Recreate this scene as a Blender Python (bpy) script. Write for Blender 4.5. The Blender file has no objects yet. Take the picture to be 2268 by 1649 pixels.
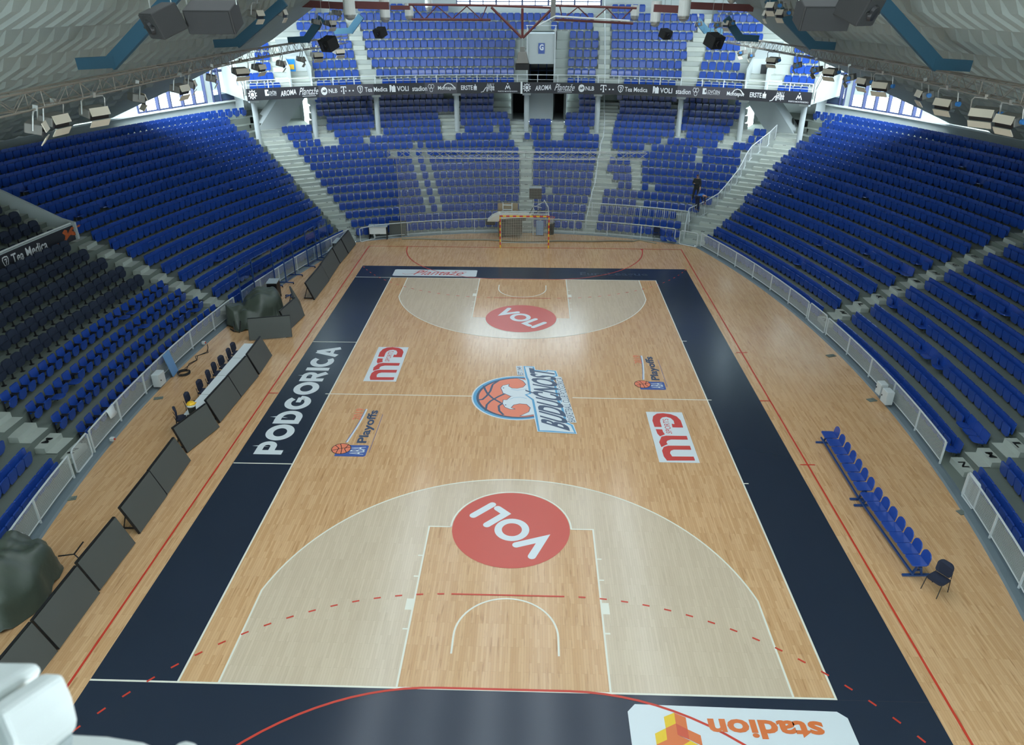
import bpy, math, random
import numpy as np
from mathutils import Vector, Matrix
random.seed(7)
S = bpy.context.scene
COL = S.collection
PI = math.pi
# ---------------------------------------------------------------- camera
CP = np.array([0.5075, -25.7927, 14.038]); FPX = 1630.87
def _rot(p, y, r):
    cp, sp = math.cos(p), math.sin(p)
    f = np.array([0, cp, -sp]); u = np.array([0, sp, cp]); R = np.array([1., 0, 0])
    c, s = math.cos(y), math.sin(y); Z = np.array([[c, -s, 0], [s, c, 0], [0, 0, 1]])
    f, u, R = Z @ f, Z @ u, Z @ R
    c, s = math.cos(r), math.sin(r)
    return c*R + s*u, -s*R + c*u, f
CR, CU, CF = _rot(0.4652, 0.0278, 0.0028)
cam_d = bpy.data.cameras.new('camera'); cam = bpy.data.objects.new('camera', cam_d); COL.objects.link(cam)
cam.matrix_world = Matrix(((CR[0], CU[0], -CF[0], CP[0]), (CR[1], CU[1], -CF[1], CP[1]), (CR[2], CU[2], -CF[2], CP[2]), (0, 0, 0, 1)))
cam_d.sensor_fit = 'HORIZONTAL'; cam_d.sensor_width = 36; cam_d.lens = FPX/2268*36
cam_d.clip_start = 0.05; cam_d.clip_end = 400
cam_d.dof.use_dof = True; cam_d.dof.focus_distance = 38; cam_d.dof.aperture_fstop = 9.0
S.camera = cam
# ---------------------------------------------------------------- world, exposure
W = bpy.data.worlds.new('world'); S.world = W; W.use_nodes = True
bg = W.node_tree.nodes['Background']; bg.inputs[0].default_value = (0.80, 0.92, 1.0, 1); bg.inputs[1].default_value = 15.0
S.view_settings.view_transform = 'Standard'; S.view_settings.look = 'None'; S.view_settings.gamma = 1
S.view_settings.exposure = 0.0; S.view_settings.use_curve_mapping = False
S.cycles.use_denoising = True
S.cycles.max_bounces = 8; S.cycles.diffuse_bounces = 4; S.cycles.transparent_max_bounces = 24
def portal(loc, size, rot):
    l = bpy.data.lights.new('daylight_opening', 'AREA'); l.shape = 'RECTANGLE'; l.size, l.size_y = size
    l.cycles.is_portal = True
    o = bpy.data.objects.new('daylight_opening', l); o.location = loc; o.rotation_euler = rot; COL.objects.link(o)
for _x in (-7, -4.2, -1.4, 1.4, 4.2, 7): portal((_x, 0, 17.3), (.45, 40), (0, 0, 0))  # sampling portals at the added roof slots
portal((0.5, 40.6, 15.5), (15, 3.4), (-PI/2, 0, 0))
portal((-24.6, 25.0, 9.0), (8, 3), (PI/2, 0, -math.radians(68)))
portal((24.6, 25.0, 9.0), (8, 3), (PI/2, 0, math.radians(68)))
# ---------------------------------------------------------------- pixel helpers: a pixel plus a known height gives a point
def ray(px, py): return CF + CR*(px-1134)/FPX - CU*(py-824.5)/FPX
def G(px, py, z=0.0):
    d = ray(px, py); t = (z-CP[2])/d[2]; return Vector(CP + d*t)
def GY(px, py, y):
    d = ray(px, py); t = (y-CP[1])/d[1]; return Vector(CP + d*t)
def pj(x, y, z):
    d = np.array((x, y, z))-CP; w = d @ CF
    return 1134+FPX*(d @ CR)/w, 824.5-FPX*(d @ CU)/w, w
# ---------------------------------------------------------------- objects
def tag(o, label=None, cat=None, group=None, kind=None):
    if label: o['label'] = label
    if cat: o['category'] = cat
    if group: o['group'] = group
    if kind: o['kind'] = kind
    return o
def empty(name, loc=(0, 0, 0), rz=0.0, label=None, cat=None, group=None, kind=None):
    o = bpy.data.objects.new(name, None); COL.objects.link(o); o.location = loc; o.rotation_euler = (0, 0, rz)
    o.empty_display_size = .1
    return tag(o, label, cat, group, kind)
class MB:
    def __init__(s): s.v = []; s.f = []; s.m = []; s.uv = {}
    def add(s, vs, fs, m=0):
        b = len(s.v); s.v += [tuple(v) for v in vs]; s.f += [tuple(i+b for i in f) for f in fs]; s.m += [m]*len(fs); return s
    def box(s, c, d, m=0, rz=0.0, M=None):
        cx, cy, cz = c; x, y, z = d[0]/2, d[1]/2, d[2]/2
        vs = [Vector((a*x, b*y, e*z)) for e in (-1, 1) for b in (-1, 1) for a in (-1, 1)]
        if rz: R = Matrix.Rotation(rz, 3, 'Z'); vs = [R @ v for v in vs]
        if M is not None: vs = [M @ v for v in vs]
        vs = [v+Vector(c) for v in vs]
        return s.add(vs, [(0, 2, 3, 1), (4, 5, 7, 6), (0, 1, 5, 4), (2, 6, 7, 3), (0, 4, 6, 2), (1, 3, 7, 5)], m)
    def bar(s, a, b, w, h=None, m=0, up=(0, 0, 1)):
        a, b = Vector(a), Vector(b); h = h or w; d = (b-a)
        if d.length < 1e-6: return s
        d.normalize(); u = Vector(up)
        if abs(d.dot(u)) > .98: u = Vector((1, 0, 0))
        x = d.cross(u).normalized(); z = x.cross(d)
        vs = [p + x*(i*w/2) + z*(j*h/2) for p in (a, b) for i, j in ((-1, -1), (1, -1), (1, 1), (-1, 1))]
        return s.add(vs, [(0, 1, 2, 3), (7, 6, 5, 4), (0, 4, 5, 1), (1, 5, 6, 2), (2, 6, 7, 3), (3, 7, 4, 0)], m)
    def tube(s, pts, r, n=6, m=0, caps=True):
        pts = [Vector(p) for p in pts]; b = len(s.v); K = len(pts)
        rr = r if isinstance(r, (list, tuple)) else [r]*K
        for k, p in enumerate(pts):
            d = (pts[min(k+1, K-1)]-pts[max(k-1, 0)]).normalized()
            u = Vector((0, 0, 1)) if abs(d.z) < .95 else Vector((1, 0, 0))
            x = d.cross(u).normalized(); z = x.cross(d)
            s.v += [tuple(p+(x*math.cos(2*PI*j/n)+z*math.sin(2*PI*j/n))*rr[k]) for j in range(n)]
        for k in range(K-1):
            for j in range(n):
                s.f.append((b+k*n+j, b+k*n+(j+1) % n, b+(k+1)*n+(j+1) % n, b+(k+1)*n+j)); s.m.append(m)
        if caps:
            s.f.append(tuple(b+j for j in reversed(range(n)))); s.m.append(m)
            s.f.append(tuple(b+(K-1)*n+j for j in range(n))); s.m.append(m)
        return s
    def lathe(s, c, prof, n=16, m=0):
        b = len(s.v); c = Vector(c)
        for r, z in prof: s.v += [tuple(c+Vector((r*math.cos(2*PI*j/n), r*math.sin(2*PI*j/n), z))) for j in range(n)]
        for k in range(len(prof)-1):
            for j in range(n):
                s.f.append((b+k*n+j, b+k*n+(j+1) % n, b+(k+1)*n+(j+1) % n, b+(k+1)*n+j)); s.m.append(m)
        s.f.append(tuple(b+j for j in reversed(range(n)))); s.m.append(m)
        s.f.append(tuple(b+(len(prof)-1)*n+j for j in range(n))); s.m.append(m)
        return s
    def prism(s, poly, z0, z1, m=0):
        n = len(poly); vs = [(p[0], p[1], z0) for p in poly]+[(p[0], p[1], z1) for p in poly]
        fs = [tuple(reversed(range(n))), tuple(range(n, 2*n))]+[(i, (i+1) % n, n+(i+1) % n, n+i) for i in range(n)]
        return s.add(vs, fs, m)
    def poly(s, pts, m=0): return s.add(pts, [tuple(range(len(pts)))], m)
    def quad(s, a, b, c, d, m=0): return s.add([a, b, c, d], [(0, 1, 2, 3)], m)
    def panel(s, w, z0, z1, y0, th, rt=.06, rb=.03, m=0, lean=0.0, n=3, M=None, bow=0.0):
        # rounded slab standing in the xz plane
        pts = []
        for cx, cz, r, a0 in ((w/2-rb, z0+rb, rb, -PI/2), (w/2-rt, z1-rt, rt, 0), (-w/2+rt, z1-rt, rt, PI/2), (-w/2+rb, z0+rb, rb, PI)):
            for k in range(n+1):
                a = a0+PI/2*k/n; pts.append((cx+r*math.cos(a), cz+r*math.sin(a)))
        N = len(pts)
        def P(x, z, y): return Vector((x, y+lean*(z-z0)+bow*(2*x/w)**2, z))
        vs = [P(x, z, y0) for x, z in pts]+[P(x, z, y0+th) for x, z in pts]
        if M is not None: vs = [M @ v for v in vs]
        fs = [tuple(range(N)), tuple(reversed(range(N, 2*N)))]+[(i, N+i, N+(i+1) % N, (i+1) % N) for i in range(N)]
        return s.add(vs, fs, m)
    def mesh(s, name, mats, smooth=False):
        me = bpy.data.meshes.new(name); me.from_pydata(s.v, [], s.f)
        mats = mats if isinstance(mats, (list, tuple)) else [mats]
        for mt in mats: me.materials.append(mt)
        if len(mats) > 1: me.polygons.foreach_set('material_index', s.m)
        if smooth: me.polygons.foreach_set('use_smooth', [True]*len(me.polygons))
        me.update(); return me
    def build(s, name, mats, parent=None, loc=None, smooth=False, bevel=0.0):
        o = bpy.data.objects.new(name, s.mesh(name, mats, smooth)); COL.objects.link(o)
        if parent is not None: o.parent = parent
        if loc is not None: o.location = loc
        if bevel:
            b = o.modifiers.new('bevel', 'BEVEL'); b.width = bevel; b.segments = 2; b.limit_method = 'ANGLE'
        return o
def copy_tree(o, parent=None):
    c = o.copy(); COL.objects.link(c)
    if parent is not None: c.parent = parent
    for ch in o.children: copy_tree(ch, c)
    return c
# ---------------------------------------------------------------- materials
def srgb(r, g, b):
    f = lambda c: (c/255/12.92 if c/255 <= .04045 else ((c/255+.055)/1.055)**2.4)
    return (f(r), f(g), f(b), 1)
def mat(name, col, rough=.5, metal=0.0, spec=.5, coat=0.0, bump=0.0, bscale=40, var=0.0, vscale=3.0, emit=0, alpha=None):
    m = bpy.data.materials.new(name); m.use_nodes = True; nt = m.node_tree; b = nt.nodes['Principled BSDF']
    b.inputs['Base Color'].default_value = col; b.inputs['Roughness'].default_value = rough; b.inputs['Metallic'].default_value = metal
    b.inputs['Specular IOR Level'].default_value = spec; b.inputs['Coat Weight'].default_value = coat
    tc = nt.nodes.new('ShaderNodeTexCoord')
    if var:
        n = nt.nodes.new('ShaderNodeTexNoise'); n.inputs['Scale'].default_value = vscale; n.inputs['Detail'].default_value = 4
        nt.links.new(tc.outputs['Object'], n.inputs['Vector'])
        mr = nt.nodes.new('ShaderNodeMapRange'); mr.inputs[3].default_value = 1-var; mr.inputs[4].default_value = 1+var
        nt.links.new(n.outputs[0], mr.inputs[0])
        mx = nt.nodes.new('ShaderNodeVectorMath'); mx.operation = 'SCALE'; mx.inputs[0].default_value = col[:3]
        nt.links.new(mr.outputs[0], mx.inputs['Scale']); nt.links.new(mx.outputs[0], b.inputs['Base Color'])
    if bump:
        n = nt.nodes.new('ShaderNodeTexNoise'); n.inputs['Scale'].default_value = bscale; n.inputs['Detail'].default_value = 3
        nt.links.new(tc.outputs['Object'], n.inputs['Vector'])
        bp = nt.nodes.new('ShaderNodeBump'); bp.inputs['Strength'].default_value = bump; bp.inputs['Distance'].default_value = .02
        nt.links.new(n.outputs[0], bp.inputs['Height']); nt.links.new(bp.outputs[0], b.inputs['Normal'])
    if emit:
        b.inputs['Emission Color'].default_value = col; b.inputs['Emission Strength'].default_value = emit
    return m
def wood(name, c1, c2, dark, rough=.19, washed=0.0):
    m = bpy.data.materials.new(name); m.use_nodes = True; nt = m.node_tree; b = nt.nodes['Principled BSDF']; L = nt.links.new
    tc = nt.nodes.new('ShaderNodeTexCoord'); mp = nt.nodes.new('ShaderNodeMapping'); mp.inputs['Rotation'].default_value = (0, 0, PI/2)
    L(tc.outputs['Object'], mp.inputs[0])
    br = nt.nodes.new('ShaderNodeTexBrick'); br.offset = .37; br.offset_frequency = 3; br.squash = 1
    br.inputs['Color1'].default_value = c1; br.inputs['Color2'].default_value = c2; br.inputs['Mortar'].default_value = dark
    br.inputs['Scale'].default_value = 1; br.inputs['Mortar Size'].default_value = .0012; br.inputs['Brick Width'].default_value = .75; br.inputs['Row Height'].default_value = .065
    br.inputs['Bias'].default_value = -.15
    L(mp.outputs[0], br.inputs[0])
    # a few darker staves and grain streaks
    m2 = nt.nodes.new('ShaderNodeMapping'); m2.inputs['Scale'].default_value = (15.4, 1.15, 1); L(tc.outputs['Object'], m2.inputs[0])
    vo = nt.nodes.new('ShaderNodeTexNoise'); vo.inputs['Scale'].default_value = 1.0; vo.inputs['Detail'].default_value = 2; L(m2.outputs[0], vo.inputs['Vector'])
    r1 = nt.nodes.new('ShaderNodeMapRange'); r1.inputs[1].default_value = .60; r1.inputs[2].default_value = .74; r1.inputs[3].default_value = 0; r1.inputs[4].default_value = .6*(1-washed*.6); L(vo.outputs[0], r1.inputs[0])
    mx = nt.nodes.new('ShaderNodeMix'); mx.data_type = 'RGBA'; L(r1.outputs[0], mx.inputs['Factor']); L(br.outputs[0], mx.inputs[6]); mx.inputs[7].default_value = dark
    n3 = nt.nodes.new('ShaderNodeTexNoise'); n3.inputs['Scale'].default_value = .35; n3.inputs['Detail'].default_value = 3; L(tc.outputs['Object'], n3.inputs['Vector'])
    r3 = nt.nodes.new('ShaderNodeMapRange'); r3.inputs[3].default_value = .93; r3.inputs[4].default_value = 1.07; L(n3.outputs[0], r3.inputs[0])
    vm = nt.nodes.new('ShaderNodeVectorMath'); vm.operation = 'SCALE'; L(mx.outputs[2], vm.inputs[0]); L(r3.outputs[0], vm.inputs['Scale'])
    L(vm.outputs[0], b.inputs['Base Color']); b.inputs['Roughness'].default_value = rough; b.inputs['Specular IOR Level'].default_value = .5
    return m
def wire(name, col, nu, nv, width, rough=.5):
    # open mesh sheet: wires where the grid of the uv map passes, holes between
    m = bpy.data.materials.new(name); m.use_nodes = True; nt = m.node_tree; b = nt.nodes['Principled BSDF']; L = nt.links.new
    b.inputs['Base Color'].default_value = col; b.inputs['Roughness'].default_value = rough
    tc = nt.nodes.new('ShaderNodeTexCoord'); sx = nt.nodes.new('ShaderNodeSeparateXYZ'); L(tc.outputs['UV'], sx.inputs[0])
    outs = []
    for i, k in ((0, nu), (1, nv)):
        a = nt.nodes.new('ShaderNodeMath'); a.operation = 'MULTIPLY'; a.inputs[1].default_value = k; L(sx.outputs[i], a.inputs[0])
        f = nt.nodes.new('ShaderNodeMath'); f.operation = 'FRACT'; L(a.outputs[0], f.inputs[0])
        g = nt.nodes.new('ShaderNodeMath'); g.operation = 'LESS_THAN'; g.inputs[1].default_value = width; L(f.outputs[0], g.inputs[0]); outs.append(g)
    mxx = nt.nodes.new('ShaderNodeMath'); mxx.operation = 'MAXIMUM'; L(outs[0].outputs[0], mxx.inputs[0]); L(outs[1].outputs[0], mxx.inputs[1])
    L(mxx.outputs[0], b.inputs['Alpha'])
    return m
def glass(name, tint=(.9, .95, 1, 1), gl=.12):
    m = bpy.data.materials.new(name); m.use_nodes = True; nt = m.node_tree; nt.nodes.clear(); L = nt.links.new
    o = nt.nodes.new('ShaderNodeOutputMaterial'); t = nt.nodes.new('ShaderNodeBsdfTransparent'); t.inputs[0].default_value = tint
    g = nt.nodes.new('ShaderNodeBsdfGlossy'); g.inputs['Roughness'].default_value = .05
    mx = nt.nodes.new('ShaderNodeMixShader'); mx.inputs[0].default_value = gl; L(t.outputs[0], mx.inputs[1]); L(g.outputs[0], mx.inputs[2]); L(mx.outputs[0], o.inputs[0])
    return m
M = {}
M['wood'] = wood('maple_floor', srgb(218, 175, 130), srgb(201, 155, 108), srgb(156, 108, 64))
M['woodw'] = wood('washed_maple', srgb(214, 194, 168), srgb(205, 184, 158), srgb(172, 150, 128), washed=1)
M['navy'] = mat('navy_paint', srgb(36, 46, 62), .20, var=.06, vscale=.6)
M['white'] = mat('white_line_paint', srgb(232, 228, 212), .35)
M['decalw'] = mat('white_decal', srgb(218, 224, 226), .3)
M['red'] = mat('red_line_paint', srgb(205, 62, 42), .4)
M['redd'] = mat('red_disc_paint', srgb(205, 78, 62), .3)
M['logored'] = mat('logo_red', srgb(206, 66, 60), .35)
M['orange'] = mat('logo_orange', srgb(236, 130, 96), .35)
M['borange'] = mat('sign_orange', srgb(222, 118, 62), .35)
M['yell'] = mat('sign_yellow', srgb(236, 196, 40), .35)
M['dkor'] = mat('sign_dark_orange', srgb(210, 88, 58), .35)
M['lblue'] = mat('logo_light_blue', srgb(88, 160, 200), .35)
M['lnavy'] = mat('logo_slate', srgb(62, 78, 104), .35)
M['ablue'] = mat('logo_blue', srgb(66, 92, 160), .35)
M['black'] = mat('black_plastic', srgb(24, 24, 26), .45)
M['conc'] = mat('grey_painted_concrete', srgb(164, 171, 165), .7, var=.08, vscale=1.2, bump=.15)
M['conclo'] = mat('dark_grey_concrete', srgb(112, 120, 112), .65, var=.12, vscale=1.0, bump=.15)
M['step'] = mat('pale_step_paint', srgb(178, 184, 175), .6, var=.08, vscale=2.5)
M['wall'] = mat('white_wall_paint', srgb(176, 184, 183), .7, var=.04, vscale=.8)
M['kerb'] = mat('grey_kerb', srgb(112, 124, 130), .5, var=.08)
M['rail'] = mat('light_grey_rail_paint', srgb(206, 212, 212), .4)
M['blue'] = mat('blue_seat_plastic', srgb(34, 72, 158), .26, spec=.6, coat=.3, var=.10, vscale=.9)
M['bluedk'] = mat('blue_steel_paint', srgb(36, 72, 130), .4)
M['padseat'] = mat('dark_blue_fabric', srgb(30, 40, 60), .8, var=.1, vscale=5)
M['bracket'] = mat('pale_bracket', srgb(196, 198, 190), .5)
M['bracketd'] = mat('grey_bracket', srgb(96, 104, 104), .5)
M['shell'] = mat('shell_paint', srgb(160, 170, 164), .75, var=.10, vscale=.7)
M['beam'] = mat('teal_beam_paint', srgb(36, 84, 106), .5)
M['redsteel'] = mat('dark_red_steel', srgb(98, 48, 46), .6, var=.2, vscale=3)
M['alu'] = mat('aluminium', srgb(186, 188, 184), .4, .6)
M['dalu'] = mat('dull_truss_steel', srgb(142, 134, 122), .5, .4)
M['spk'] = mat('speaker_cabinet', srgb(34, 33, 32), .7)
M['grille'] = mat('speaker_grille', srgb(34, 34, 34), .7, bump=.4, bscale=300)
M['beige'] = mat('beige_lamp_flap', srgb(206, 196, 176), .5)
M['gear'] = mat('grey_lamp_housing', srgb(120, 118, 112), .5, .3)
M['lampblue'] = mat('blue_lamp_part', srgb(60, 130, 200), .5)
M['shade'] = mat('white_lamp_shade', srgb(224, 226, 220), .4)
M['board'] = mat('dark_grey_screen_face', srgb(82, 84, 80), .55, var=.02)
M['table'] = mat('white_table_top', srgb(222, 228, 228), .35)
M['greytop'] = mat('grey_table_top', srgb(168, 178, 182), .4)
M['tarp'] = mat('dark_green_tarpaulin', srgb(72, 80, 70), .38, bump=.5, bscale=6, var=.2, vscale=2)
M['cov'] = mat('cream_cover', srgb(226, 222, 208), .6)
M['pad'] = mat('dark_padding', srgb(62, 58, 52), .6)
M['gyel'] = mat('yellow_post_paint', srgb(236, 186, 40), .4)
M['gred'] = mat('red_post_paint', srgb(206, 58, 44), .4)
M['banner'] = mat('black_banner', srgb(40, 41, 46), .5)
M['banner2'] = mat('charcoal_banner', srgb(72, 70, 76), .5)
M['bannertx'] = mat('banner_white_print', srgb(226, 228, 228), .5)
M['frame'] = mat('slate_blue_window_frame', srgb(48, 58, 96), .5)
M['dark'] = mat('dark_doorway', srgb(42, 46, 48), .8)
M['pane'] = glass('window_glass', (.62, .66, .68, 1), .04)
M['plexi'] = glass('clear_acrylic', (.86, .91, .96, 1), .08)
M['skin'] = mat('skin', srgb(196, 146, 120), .5)
M['coatb'] = mat('black_cloth', srgb(38, 40, 38), .8)
M['navyc'] = mat('navy_cloth', srgb(34, 40, 60), .8)
M['vest'] = mat('blue_work_vest', srgb(40, 100, 180), .7)
M['hair'] = mat('brown_hair', srgb(70, 46, 32), .7)
M['whitep'] = mat('white_gloss_paint', srgb(222, 226, 222), .4)
M['brown'] = mat('tan_board', srgb(170, 146, 112), .6)
M['blued'] = mat('light_blue_door', srgb(106, 150, 196), .5)
M['mesh_side'] = wire('white_perforated_sheet', srgb(206, 212, 212), 22, 22, .24)
M['net'] = wire('grey_cord_net', srgb(176, 174, 160), 10, 10, .085)
M['netg'] = wire('pale_goal_net', srgb(216, 212, 196), 9, 9, .10)
# ---------------------------------------------------------------- bowl geometry
CY = .66; FC = (-.15, -.4); H = .41
def CX(s): return -45.4 if s > 0 else 45.3
def SR(i, y): return 60.85+i*(.78-.0018*max(0, y-8)-.018*max(0, y-28))
def SX(s, R, y): return CX(s)+s*math.sqrt(R*R-(y-CY)**2)
def FR(i): return 24.75+.775*i
def FP(r, th, z=0): return Vector((FC[0]+r*math.sin(th), FC[1]+r*math.cos(th), z))
def corner(s, Rf, rf):
    lo, hi = 12.0, 36.0
    for _ in range(40):
        y = (lo+hi)/2; x = SX(s, Rf(y), y)
        if math.hypot(x-FC[0], y-FC[1]) < rf: lo = y
        else: hi = y
    return SX(s, Rf(lo), lo), lo
def cth(s, Rf, rf):
    x, y = corner(s, Rf, rf); return math.atan2(x-FC[0], y-FC[1])
def arc_side(s, Rf, y0, y1, n=30): return [(SX(s, Rf(y), y), y) for y in (y0+(y1-y0)*k/n for k in range(n+1))]
def ang_at(px, r, z):
    lo, hi = -1.0, 1.0
    for _ in range(40):
        t = (lo+hi)/2; p = FP(r, t, z)
        if pj(*p)[0] < px: lo = t
        else: hi = t
    return lo
KERB = 59.85; KF = 23.85
# ---------------------------------------------------------------- floor
fx = [corner(s, lambda y: KERB, KF)[1] for s in (1, -1)]
fl = []
fl += arc_side(1, lambda y: KERB, -20, fx[0])
t1 = math.atan2(SX(1, KERB, fx[0])-FC[0], fx[0]-FC[1]); t0 = math.atan2(SX(-1, KERB, fx[1])-FC[0], fx[1]-FC[1])
fl += [tuple(FP(KF, t1+(t0-t1)*k/24)[:2]) for k in range(1, 24)]
fl += list(reversed(arc_side(-1, lambda y: KERB, -20, fx[1])))
fl += [(-6, -23), (6, -23)]
mb = MB(); mb.prism(list(reversed(fl))[::-1], -.3, 0)
floor = tag(mb.build('floor', M['wood']), 'glossy maple plank sports floor under the court markings', kind='structure')
def flat(name, polys, z, m, label=None, parent=floor):
    b = MB()
    for j_, p in enumerate(polys): b.add([(q[0], q[1], z+(j_ % 5)*.0002) for q in p], [tuple(range(len(p)))])
    o = b.build(name, M[m], parent); 
    if label: o['label'] = label
    return o
def rect(x0, y0, x1, y1): return [(x0, y0), (x1, y0), (x1, y1), (x0, y1)]
def stroke(pts, w, closed=False):
    # quads along a polyline of constant width, mitred
    P = [Vector((p[0], p[1])) for p in pts]; n = len(P); L = []; R_ = []
    for i in range(n):
        a = P[(i-1) % n] if (closed or i > 0) else None; b = P[(i+1) % n] if (closed or i < n-1) else None
        d1 = (P[i]-a).normalized() if a is not None else None; d2 = (b-P[i]).normalized() if b is not None else None
        if d1 is None: d1 = d2
        if d2 is None: d2 = d1
        t = (d1+d2); t = t.normalized() if t.length > 1e-6 else d1
        nn = Vector((-t.y, t.x)); k = max(.35, nn.dot(Vector((-d1.y, d1.x)))); o = nn*(w/2/k)
        L.append(P[i]+o); R_.append(P[i]-o)
    q = []
    for i in range(n if closed else n-1):
        j = (i+1) % n; q.append([tuple(L[i]), tuple(R_[i]), tuple(R_[j]), tuple(L[j])])
    return q
def disc(c, r, a0=0, a1=2*PI, n=48): return [(c[0]+r*math.cos(a0+(a1-a0)*k/n), c[1]+r*math.sin(a0+(a1-a0)*k/n)) for k in range(n+(0 if abs(a1-a0-2*PI) < 1e-6 else 1))]
def arcp(c, r, a0, a1, n=32): return [(c[0]+r*math.cos(a0+(a1-a0)*k/n), c[1]+r*math.sin(a0+(a1-a0)*k/n)) for k in range(n+1)]
def capstroke(pts, w, n=8):
    q = stroke(pts, w)
    for p in pts: q.append(disc(p, w/2, n=16))
    return q
# navy surround
flat('painted_border', [rect(-9.58, -16.07, 9.6, -14.05), rect(-9.58, 14.05, 9.6, 16.07), rect(-9.58, -14.05, -7.55, 14.05), rect(7.55, -14.05, 9.6, 14.05)], .002, 'navy', 'navy painted band around the basketball court')
# washed three-point areas
A3 = math.asin(math.sqrt(6.725**2-6.575**2)/6.725)
for s in (-1, 1):
    c = (0, s*12.425)
    arc = arcp(c, 6.725, -A3*s if s > 0 else A3, -PI+A3 if s > 0 else PI-A3, 48)
    arc = [(6.575, s*14.0)]+arc+[(-6.575, s*14.0)]
    pl = [p for p in arc if True]
    # split round the key so the key keeps the plain wood
    right = [p for p in pl if p[0] >= 2.45]; left = [p for p in pl if p[0] <= -2.45]; mid = [p for p in pl if abs(p[0]) < 2.45]
    flat('washed_area', [[(2.45, s*14)]+right+[(2.45, s*8.2)][:0]+[(2.45, c[1]-s*math.sqrt(6.725**2-2.45**2))],
                         [(-2.45, s*14)]+list(reversed(left))+[(-2.45, c[1]-s*math.sqrt(6.725**2-2.45**2))],
                         [(2.45, s*8.2), (2.45, c[1]-s*math.sqrt(6.725**2-2.45**2))]+mid+[(-2.45, c[1]-s*math.sqrt(6.725**2-2.45**2)), (-2.45, s*8.2)]],
         .002, 'woodw', 'pale washed wood inside the three-point line, '+('far' if s > 0 else 'near')+' end')
LN = []
w = .05
LN += [rect(-7.55, -14.05, 7.55, -14), rect(-7.55, 14, 7.55, 14.05), rect(-7.55, -14, -7.5, 14), rect(7.5, -14, 7.55, 14)]
LN += [rect(-7.7, -.025, -1.8, .025), rect(2.2, -.025, 7.7, .025), rect(-9.58, 14, -7.5, 14.05), rect(-9.58, -14.05, -7.5, -14), rect(-9.56, 5.0, -7.5, 5.05), rect(-9.56, -5.05, -7.5, -5.0)]
LN += [rect(7.55, 5.65, 7.75, 5.7), rect(7.55, -5.7, 7.7, -5.65)]
for s in (-1, 1):
    c = (0, s*12.425)
    LN += stroke([(6.575, s*14)]+arcp(c, 6.725, -s*A3, -s*(PI-A3), 64)+[(-6.575, s*14)], w)
    LN += stroke([(2.45, s*14), (2.45, s*8.2), (1.78, s*8.2)], w)+stroke([(-2.45, s*14), (-2.45, s*8.2), (-1.78, s*8.2)], w)
    LN += stroke(arcp((0, s*8.2), 1.80, 0, -s*PI, 40), w)
    LN += stroke([(1.3, s*13.0)]+arcp((0, s*12.425), 1.3, 0, -s*PI, 30)+[(-1.3, s*13.0)], w)
    for sx in (-1, 1):
        for yy in (12.25, 10.35, 9.5): LN.append(rect(sx*2.475, s*yy-.025, sx*2.6, s*yy+.025))
        LN.append(rect(sx*2.475, s*11.4-.2, sx*2.65, s*11.4+.2))
flat('white_lines', LN, .004, 'white', 'white basketball line markings')
RL = []
RL += stroke([(-10, -20), (10, -20), (10, 20), (-10, 20)], .06, True)
for y in (4.5, -4.5): RL += [rect(9.75, y-.03, 10.25, y+.03)]
RL += [rect(9.6, -.03, 10, .03), rect(-10, -.03, -9.6, .03)]
for s in (-1, 1):
    RL += stroke([(7.5, s*20)]+[(1.5+6*math.cos(a), s*(20-6*math.sin(a))) for a in (PI/2*k/24 for k in range(25))]+[(-1.5-6*math.sin(a), s*(20-6*math.cos(a))) for a in (PI/2*k/24 for k in range(25))], .06)
    # dashed nine metre line
    path = [(1.5+9*math.cos(a), s*(20-9*math.sin(a))) for a in (math.radians(19)+math.radians(71)*k/60 for k in range(61))]+[(-1.5-9*math.sin(a), s*(20-9*math.cos(a))) for a in (math.radians(71)*k/60 for k in range(61))]
    acc = 0
    for a, b in zip(path, path[1:]):
        d = math.dist(a, b); ph = acc % .55; acc += d
        if ph < .17: RL += stroke([a, b], .05)
flat('red_lines', RL, .006, 'red', 'red handball line markings')
# red discs with round-ended letters
for s in (-1, 1):
    e = 'near' if s < 0 else 'far'
    flat('red_disc', [disc((0, s*8.2), 1.76)], .005, 'redd', 'red disc on the '+e+' free-throw circle')
    V = [[(1048.4, 1141.3), (1090.6, 1117.4)], [(1078.5, 1162), (1120.5, 1137.5), (1102.5, 1125.5)], [(1143.5, 1206.5), (1203, 1193), (1178, 1232)]]
    ST = []
    for st in V:
        pts = [G(*p) for p in st]; pts = [(p.x*(-s), p.y*(-s)) for p in pts]; ST += capstroke(pts, .235)
    o = G(1133.7, 1172.8); o = (o.x*(-s), o.y*(-s))
    ST += stroke([(o[0]+.50*.82*math.cos(a), o[1]+.5*.82*math.sin(a)) for a in (2*PI*k/36 for k in range(36))], .22, True)
    flat('disc_lettering', ST, .008, 'decalw', 'white word VOLI on the '+e+' red disc')
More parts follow.
